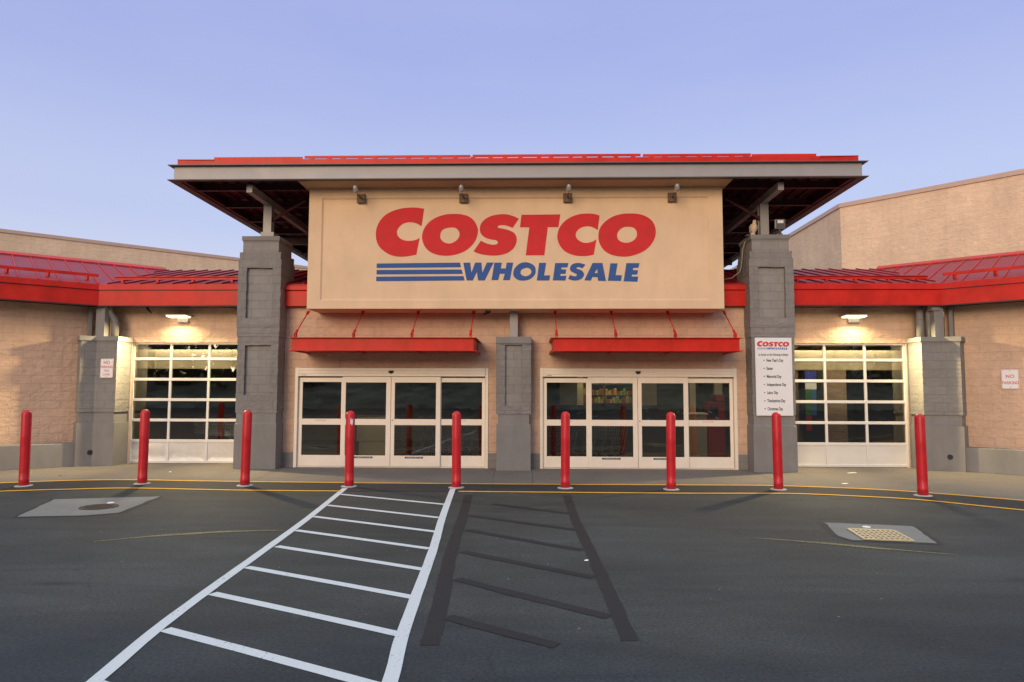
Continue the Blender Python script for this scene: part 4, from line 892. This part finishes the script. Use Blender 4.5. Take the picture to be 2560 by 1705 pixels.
for nm, mt, a, b, z0, z1 in (('blue_panel', simple('poster_blue', (.05, .06, .33), .4), -.15, .14, 2.08, 2.38), ('white_panel', M['sign_white'], -.15, .14, 1.90, 2.07), ('green_panel', simple('poster_green', (.06, .22, .05), .4), -.15, -.005, 1.22, 1.89),
                               ('sky_blue_panel', simple('poster_sky', (.06, .18, .45), .4), 0, .13, 1.22, 1.89), ('red_panel', simple('poster_red', (.42, .03, .025), .4), -.15, -.005, .82, 1.21)):
    m = MB(); m.box(a, b, .0, .018, z0, z1); m.build(nm, mt, ban)
kio = tag(empty('red_kiosk', (5.25, 3.2, .012)), 'red boxy machine behind the right entrance side panel', 'machine')
m = MB(); m.box(-.25, .25, -.25, .25, 0, 1.55); m.box(-.02, .24, -.26, .24, 1.55, 1.75); m.build('cabinet', 'dull_red', kio, bevel=.02)
m = MB(); m.box(-.2, 0.05, -.256, -.25, 1.1, 1.4); m.build('screen', 'dark', kio)
cnt = tag(empty('white_counter', (4.72, 3.0, .012)), 'pale counter beside the red machine inside the store', 'counter')
m = MB(); m.box(-.32, .2, -.3, .3, 0, 1.2); m.build('body', 'inner_wall', cnt, bevel=.01)
m = MB(); m.box(-.36, .22, -.34, .34, 1.2, 1.24); m.build('counter_top', 'sign_white', cnt, bevel=.005)
def cart():
    c = empty('shopping_cart', (0, 0, 0))
    b = MB(); r = .004
    def ring(x0, x1, w0, w1, z0, z1): return [(x0, -w0, z0), (x1, -w1, z1), (x1, w1, z1), (x0, w0, z0), (x0, -w0, z0)]
    top = ring(-.42, .48, .30, .24, .98, .92); bot = ring(-.34, .44, .25, .20, .52, .62)
    b.tube(top, .009, 6, False); b.tube(bot, .007, 6, False)
    for i in range(13):
        t = i / 12
        for s_ in (-1, 1): b.tube([(-.42 + .9 * t, s_ * (.30 - .06 * t), .98 - .06 * t), (-.34 + .78 * t, s_ * (.25 - .05 * t), .52 + .10 * t)], r, 4, False)
        b.tube([(-.34 + .78 * t, -(.25 - .05 * t), .52 + .1 * t), (-.34 + .78 * t, .25 - .05 * t, .52 + .1 * t)], r, 4, False)
    for i in range(7):
        t = i / 6 * 2 - 1; b.tube([(.48, .24 * t, .92), (.44, .2 * t, .62)], r, 4, False)
    for k in range(1, 4): f = k / 4; b.tube(ring(-.42 + .08 * f, .48 - .04 * f, .30 - .05 * f, .24 - .04 * f, .98 - .46 * f, .92 - .3 * f), r, 4, False)
    b.build('basket', 'cart_wire', c)
    f = MB()
    for s_ in (-1, 1): f.tube([(-.50, s_ * .27, 1.02), (-.40, s_ * .27, .55), (-.36, s_ * .25, .30), (-.30, s_ * .25, .16)], .012, 6); f.tube([(-.36, s_ * .25, .30), (.42, s_ * .17, .22), (.44, s_ * .17, .14)], .011, 6)
    f.build('frame', 'cart_wire', c)
    h = MB(); h.tube([(-.50, -.28, 1.02), (-.50, .28, 1.02)], .018, 8); h.build('handle', 'red', c)
    for x, y in ((-.30, -.25), (-.30, .25), (.44, -.17), (.44, .17)):
        w_ = MB(); w_.tube([(x, y - .014, .062), (x, y + .014, .062)], .06, 14); w_.build('wheel', 'dark', c)
    return c
proto = cart(); carts = []
spots = [(-9.2 + .27 * k, 3.2 + random.uniform(-.02, .02), R(180)) for k in range(8)] + [(.85 + .27 * k, 2.6 + random.uniform(-.02, .02), R(180)) for k in range(6)] + [(-3.3 + .27 * k, 2.2 + random.uniform(-.02, .02), R(180)) for k in range(7)]
for i, (x, y, a) in enumerate(spots):
    c = proto if i == 0 else copy_tree(proto)
    c.location = (x, y, .012); c.rotation_euler = (0, 0, a)
    where = 'behind the left glazed overhead door' if i < 8 else 'behind the right entrance glass' if i < 14 else 'behind the left entrance glass'
    tag(c, 'wire shopping cart with red handle nested in the row ' + where, 'shopping cart', 'nested carts ' + where)

box = tag(empty('pale_counter', (-4.25, 2.5, .012)), 'pale yellowish counter behind the left entrance glass', 'counter')
m = MB(); m.box(-.5, .5, -.25, .25, .45, 1.12); m.box(-.45, .45, -.2, .2, 0, .45); m.build('body', 'inner_cream', box, bevel=.01)
m = MB(); m.box(-.54, .54, -.29, .29, 1.12, 1.16); m.build('counter_top', 'inner_wall', box, bevel=.005)
la = bpy.data.lights.new('shop_ceiling_lamp', 'AREA'); la.size = 1.2; la.energy = 26; la.color = (1, .85, .6)
lo = bpy.data.objects.new('shop_ceiling_lamp', la); COL.objects.link(lo); lo.location = (4.9, 2.4, 3.45); lo.parent = B
# ---------------------------------------------------------------- bollards
def bollard():
    b = empty('bollard', (0, 0, 0)); r = .0865
    prof = [(r + .001, .006), (r + .001, .16), (r, .162)] + [(r, .3), (r, .95), (r + .0004, .955), (r, .96)] + [(r, 1.385 - .0)] + [(r * math.cos(t), 1.378 + r * 1.0 * math.sin(t)) for t in [k * math.pi / 2 / 8 for k in range(1, 8)]] + [(.0005, 1.378 + r)]
    m = MB(); m.lathe(prof, seg=32); m.build('sleeve', 'bollard', b, smooth=True)
    m = MB(); m.lathe([(.155, .004), (.15, .016), (.12, .022), (.087, .024)], seg=28); m.build('collar', 'concrete_ring', b, smooth=True)
    return b
bol = bollard()
BP = [(-9.70, -3.49, 'red bollard farthest left, in front of the left angled wall'), (-7.64, -3.06, 'red bollard in front of the dented left overhead door'), (-5.52, -3.24, 'red bollard in front of the left entrance pillar'),
      (-3.48, -3.26, 'scraped red bollard at the left end of the white crosswalk'), (-1.40, -3.32, 'red bollard at the top of the right white crosswalk line'), (.68, -3.28, 'red bollard in front of the leftmost pane of the right entrance'),
      (2.67, -3.37, 'red bollard in front of the right half of the right entrance'), (4.71, -3.28, 'red bollard just below the holiday closing notice'), (7.03, -3.94, 'red bollard farthest right, by the right corner pilaster')]
for i, (x, y, lb) in enumerate(BP):
    b = bol if i == 0 else copy_tree(bol)
    b.location = (x, y, 0); b.rotation_euler = (R((.5, -.3, .2, -.4, .3, .0, .4, -.2, .3)[i]), R((-.3, .4, -.5, .2, 0, .3, -.4, .3, -.2)[i]), i * 1.3); tag(b, lb, 'bollard', 'red bollards along the kerb line')
    if i == 3:
        m = MB()
        vs = []; 
        for k in range(5):
            a = R(-75 + k * 9)
            for z in (1.20, 1.30): vs.append((.0872 * math.cos(a), .0872 * math.sin(a), z + .03 * math.sin(k * 2.1)))
        m.add(vs, [(2 * k, 2 * k + 2, 2 * k + 3, 2 * k + 1) for k in range(4)]); so_ = m.build('scrape', 'paper', b); so_.rotation_euler = (0, 0, -i * 1.3)

# ---------------------------------------------------------------- wall lamps (lit)
def wall_lamp(x, lb):
    L = tag(empty('wall_lamp', (x, .6, 3.60)), lb, 'wall lamp', 'lit lamps over the overhead doors')
    m = MB(); m.box(-.14 + .05, .14 + .05, -.08, -.002, -.04, .10); m.build('bracket', 'galv', L, bevel=.01)
    m = MB(); m.add([(-.30, -.02, .10), (.30, -.02, .10), (.27, -.36, .115), (-.27, -.36, .115), (-.30, -.02, .165), (.30, -.02, .165), (.27, -.36, .14), (-.27, -.36, .14)],
                    [(3, 2, 1, 0), (4, 5, 6, 7), (2, 3, 7, 6), (1, 2, 6, 5), (3, 0, 4, 7), (0, 1, 5, 4)]); m.build('housing', 'galv', L, bevel=.008)
    m = MB(); m.add([(-.25, -.08, .097), (.25, -.08, .097), (.235, -.345, .111), (-.235, -.345, .111), (-.25, -.08, .075), (.25, -.08, .075), (.235, -.345, .085), (-.235, -.345, .085)],
                    [(4, 5, 6, 7)[::-1], (2, 3, 7, 6), (1, 2, 6, 5), (3, 0, 4, 7), (0, 1, 5, 4)]); m.build('diffuser', 'lamp_glow', L)
    for nm, en, sz, dv, px, spr in (('lamp_light', 42, (.46, .10), (0, -.30, -.95), 0, 165), ('lamp_side_light', 64, (.10, .08), (-.62, -.38, -.70), -.2, 92), ('lamp_side_light', 64, (.10, .08), (.62, -.38, -.70), .2, 92)):
        la = bpy.data.lights.new(nm, 'AREA'); la.shape = 'RECTANGLE'; la.size, la.size_y = sz; la.energy = en; la.color = (1, .79, .42); la.spread = R(spr)
        lo = bpy.data.objects.new(nm, la); COL.objects.link(lo); lo.location = (px, -.31, .03 if px == 0 else .01); lo.rotation_euler = Vector(dv).to_track_quat('-Z', 'Y').to_euler(); lo.parent = L
wall_lamp(-8.86, 'lit flat lamp over the left overhead door with dented panels'); wall_lamp(7.97, 'lit flat lamp over the right overhead door beside the notice')

# sign lights
def sign_light():
    L = empty('sign_light', (0, -.905, 6.325))
    m = MB(); m.box(-.10, .10, -.05, 0, -.11, .10); m.build('mounting_box', 'rust', L, bevel=.008)
    m = MB(); m.tube([(0, -.04, 0), (0, -.16, .0), (.0, -.36, .0), (0, -.48, .03)], .018, 8); m.build('arm', 'dark_gray', L, smooth=True)
    m = MB(); m.xf = Matrix.Translation((0, -.55, .055)) @ Matrix.Rotation(R(35), 4, 'X')
    m.lathe([(.0001, .10), (.028, .095), (.048, .07), (.055, .03), (.055, -.04), (.05, -.05), (.0001, -.05)], seg=18); m.build('lamp_head', 'galv', L, smooth=True)
    m = MB(); m.xf = Matrix.Translation((0, -.55, .055)) @ Matrix.Rotation(R(35), 4, 'X'); m.box(-.045, .045, -.03, .06, -.085, -.05); m.build('hood', 'coping', L)
    return L
sl = sign_light(); 
for i, (x, lb) in enumerate(((-3.94, 'leftmost of the four spot lamps above the red lettering'), (-1.545, 'spot lamp second from the left above the red lettering'), (.87, 'spot lamp third from the left above the red lettering'), (3.28, 'rightmost of the four spot lamps above the red lettering'))):
    o = sl if i == 0 else copy_tree(sl); o.location = (x, -.905, 6.325); o.rotation_euler = (0, 0, 0); tag(o, lb, 'sign lamp', 'spot lamps on the sign wall')

# floodlight, decoy bird, cable on the right pillar
fl = tag(empty('floodlight', (5.96, -.30, 5.552)), 'square grey floodlight standing on the right entrance pillar', 'floodlight')
m = MB(); m.lathe([(.055, 0), (.055, .05), (.03, .06), (.03, .10), (.022, .11), (.022, .19)], seg=14); m.build('stem', 'dark_gray', fl, smooth=True)
m = MB(); m.box(-.12, .12, -.035, .04, .17, .40); m.build('lamp_body', 'gray_metal', fl, bevel=.02)
m = MB(); m.box(-.105, .105, -.040, -.035, .185, .385); m.build('lens', 'dark_gray', fl)
m = MB(); m.box(-.07, .07, -.044, -.040, .30, .37); m.build('paper_label', 'sign_white', fl)
bd = tag(empty('decoy_bird', (5.30, -.34, 5.552)), 'tan decoy hawk perched at the left edge of the right entrance pillar', 'decoy bird')
m = MB(); m.xf = Matrix.Rotation(R(8), 4, 'Y')
m.lathe([(.045, .0), (.055, .02), (.05, .05), (.035, .065), (.045, .08), (.066, .12), (.076, .18), (.072, .24), (.055, .28), (.042, .30), (.046, .33), (.044, .355), (.030, .378), (.0005, .386)], seg=20); m.build('body', 'bird_tan', bd, smooth=True)
m = MB(); m.xf = Matrix.Rotation(R(8), 4, 'Y'); m.tube([(.03, -.03, .345), (.062, -.045, .338), (.072, -.05, .322)], [.018, .012, .002], 8); m.build('beak', 'dark_gray', bd)
m = MB(); m.xf = Matrix.Rotation(R(8), 4, 'Y')
for s_ in (-1, 1): m.tube([(s_ * .055, .01, .27), (s_ * .078, .02, .20), (s_ * .06, .05, .10), (s_ * .03, .07, .02)], [.02, .03, .022, .005], 8)
m.build('wings', 'bird_gray', bd, smooth=True)
m = MB(); m.xf = Matrix.Rotation(R(8), 4, 'Y'); m.tube([(-.012, -.041, .35), (-.012, -.046, .35)], .006, 8); m.tube([(.022, -.036, .352), (.022, -.042, .352)], .006, 8); m.build('eyes', 'dark', bd)
m = MB(); m.box(-.16, .04, -.05, .08, -.002, .012); m.build('perch_board', 'gray_paint', bd)
m = MB(); m.tube([(5.27, -.1, 5.50), (5.18, -.12, 5.44), (5.12, -.12, 5.25), (5.09, -.12, 4.9), (5.05, -.1, 4.72), (4.90, .05, 4.60), (4.6, .25, 4.56)], .014, 8)
tag(m.build('hanging_cable', 'cable', smooth=True), 'grey cable hanging down the left side of the right entrance pillar', 'cable')
# small black cameras
for x, y, z, lb in ((-1.02, -.55, 3.735, 'small black camera under the bottom edge of the big sign'), (-9.55, .25, 3.93, 'small black camera under the red eave beside the left wall lamp')):
    c = tag(empty('security_camera', (x, y, z)), lb, 'camera')
    m = MB(); m.tube([(0, 0, 0), (0, 0, -.05)], .02, 8); m.build('mount', 'dark', c)
    m = MB()
    if x > -5: m.tube([(.09, -.05, -.03), (-.07, .05, -.085)], .026, 10)
    else: m.tube([(-.07, .05, -.03), (.12, -.08, -.16)], .026, 10)
    m.build('body', 'dark', c)

# ---------------------------------------------------------------- signs with writing
def plate(mb, w_, h_, r_, y0, y1):
    pts = []
    for cx, cz, a0 in ((w_ / 2 - r_, h_ / 2 - r_, 0), (-w_ / 2 + r_, h_ / 2 - r_, 90), (-w_ / 2 + r_, -h_ / 2 + r_, 180), (w_ / 2 - r_, -h_ / 2 + r_, 270)):
        for k in range(5): a = R(a0 + k * 22.5); pts.append((cx + r_ * math.cos(a), cz + r_ * math.sin(a)))
    n = len(pts); mb.add([(x, y0, z) for x, z in pts] + [(x, y1, z) for x, z in pts], [tuple(range(n))[::-1], tuple(range(n, 2 * n))] + [(i, (i + 1) % n, n + (i + 1) % n, n + i) for i in range(n)])
def no_parking(loc, rz, w_, h_, lines, lb):
    s = tag(empty('no_parking_sign', loc, rz), lb, 'sign')
    m = MB(); plate(m, w_, h_, .03, -.012, -.009); m.build('plate', 'sign_white', s)
    m = MB(); plate(m, w_ - .014, h_ - .014, .026, -.0132, -.012); bo = m.build('border_line', 'print_red', s)
    m = MB(); plate(m, w_ - .026, h_ - .026, .022, -.0144, -.0132); m.build('face', 'sign_white', s)
    for t, z, sz, mt, sx in lines: text(t, sz, 'lettering', mt, s, (0, -.0152, z), sx=sx, bold=sz * .018, spacing=1.08)
    m = MB()
    for z in (h_ / 2 - .035, -h_ / 2 + .035): m.tube([(0, -.014, z), (0, -.019, z)], .010, 10)
    m.build('bolts', 'galv', s)
no_parking((-10.365, -.02, 2.375), 0, .315, .47, [('NO', .105, .105, 'print_red', .95), ('PARKING', .005, .085, 'print_red', .80), ('FIRE', -.085, .075, 'print_red_light', .9), ('LANE', -.175, .075, 'print_red_light', .9)], 'white sign reading NO PARKING FIRE LANE on the left grey pilaster')
p = wpt(1, 1.205, .535); no_parking((p[0], p[1], 2.155), R(-40), .335, .455, [('NO', .03, .105, 'print_red', .95), ('PARKING', -.115, .095, 'print_red', .76)], 'white sign reading NO PARKING on the right angled tan wall')
nt_ = tag(empty('holiday_notice', (5.665, -.482, 2.20)), 'tall white notice listing holiday closing days on the right entrance pillar', 'notice')
m = MB(); m.box(-.423, .423, -.012, 0, -.902, .905); m.build('board', 'sign_white', nt_, bevel=.003)
sc_ = .745 / 2225
for gs, nm, mt in ((RED, 'red_lettering', 'print_red'), ([[[(77, 500), (741, 500), (779, 641), (77, 641)]]], 'pale_stripe', 'print_pale'), (BLUE, 'blue_lettering', 'print_blue')):
    me = outline_mesh(gs, lambda x: (x - 1177) * sc_, lambda y: -(y - 350) * .200 / 590, .0006); o = mesh_obj(nm, me, mt, nt_); o.location = (-.005, -.0130, .728); o.rotation_euler = (R(90), 0, 0)
text('is closed on the following holidays:', .078, 'intro_line', 'print_black', nt_, (0, -.0130, .485), sx=.625, bold=.0012)
for k, t in enumerate(('New Year\'s Day', 'Easter', 'Memorial Day', 'Independence Day', 'Labor Day', 'Thanksgiving Day', 'Christmas Day')):
    z = .345 - k * .187
    text(t, .098, 'holiday_line', 'print_black', nt_, (-.17, -.0130, z), align='LEFT', sx=.60, bold=.0022)
    m = MB(); m.tube([(-.225, -.012, z + .033), (-.225, -.0136, z + .033)], .014, 12); m.build('bullet', 'print_black', nt_)

# ---------------------------------------------------------------- litter
for i, (x, y, rz, a, b, lb) in enumerate(((7.35, -.55, .2, .22, .07, 'flat strip of white paper in front of the right overhead door'), (6.35, -2.4, .1, .12, .08, 'crumpled white scrap on the pavement right of the notice pillar'), (.62, -8.86, -.3, .045, .035, 'tiny white paper scrap on a painted-out crosswalk bar'), (-8.1, -1.15, .4, .05, .04, 'small white scrap on the pavement left of the dented door'), (-10.1, -1.9, .4, .07, .05, 'small dark leaf on the pavement by the left plinth'))):
    m = MB(); vs = [(-a / 2, -b / 2, .007), (a / 2, -b / 2, .010), (a / 2, b / 2, .016), (-a / 2, b / 2, .009), (0, 0, .020)]
    m.add(vs, [(0, 1, 4), (1, 2, 4), (2, 3, 4), (3, 0, 4)]); o = m.build('paper_scrap' if i < 4 else 'dead_leaf', 'paper' if i < 4 else 'rust'); o.location = (x, y, 0); o.rotation_euler = (0, 0, rz); tag(o, lb, 'litter')

# ---------------------------------------------------------------- what the glass mirrors: the scrubby bank and trees across the car park
for k in range(-14, 15):
    for y0, y1 in ((-24, -29.5), (-29.5, -35), (-42, -47.5)):
        m = MB(); x = k * 2.9 + 1.0; m.add([(x - .06, y0, .005), (x + .06, y0, .005), (x + .06 + 1.2, y1, .005), (x - .06 + 1.2, y1, .005)], [(0, 1, 2, 3)][::1])
        if k % 2 == 0 or y0 < -25: struct('parking_stall_line', m, 'white_line')
m = MB(); vs = []; fs = []; nx, ny = 60, 8
for j in range(ny + 1):
    for i in range(nx + 1):
        x = -110 + 220 * i / nx; y = -52 - 3.2 * j; h = min(1, j / 5) * (4.0 + noise.noise(Vector((x * .05, y * .08, 0))) * 1.2) + .003
        vs.append((x, y, h if j else -.05))
for j in range(ny):
    for i in range(nx): a = j * (nx + 1) + i; fs.append((a, a + nx + 1, a + nx + 2, a + 1))
m.add(vs, fs); struct('scrub_bank', m, 'bank_grass', smooth=True)
m = MB()
for k in range(150):
    cx = -95 + 190 * (k % 75) / 75 + random.uniform(-1.3, 1.3); cy = random.uniform(-78, -60); hh = random.uniform(6.5, 9.6); base = 2.0
    for q in range(330):
        a = random.uniform(0, 2 * math.pi); rr = math.sqrt(random.random()) * random.uniform(1.6, 2.8); z = base + hh * random.random() ** .7; rr *= 1.15 - abs((z - base) / hh - .45)
        c = Vector((cx + rr * math.cos(a), cy + rr * math.sin(a), z)); n_ = Vector((random.gauss(0, 1), random.gauss(0, 1), random.gauss(0, 1))).normalized(); u_ = n_.orthogonal().normalized(); v_ = n_.cross(u_); s_ = random.uniform(.25, .6)
        m.add([c - u_ * s_, c + v_ * s_ * .6, c + u_ * s_, c - v_ * s_ * .6], [(0, 1, 2, 3)])
tag(m.build('far_wood', 'leaf'), 'dark scrubby trees beyond the car park mirrored in the door glass', 'trees', kind='stuff')
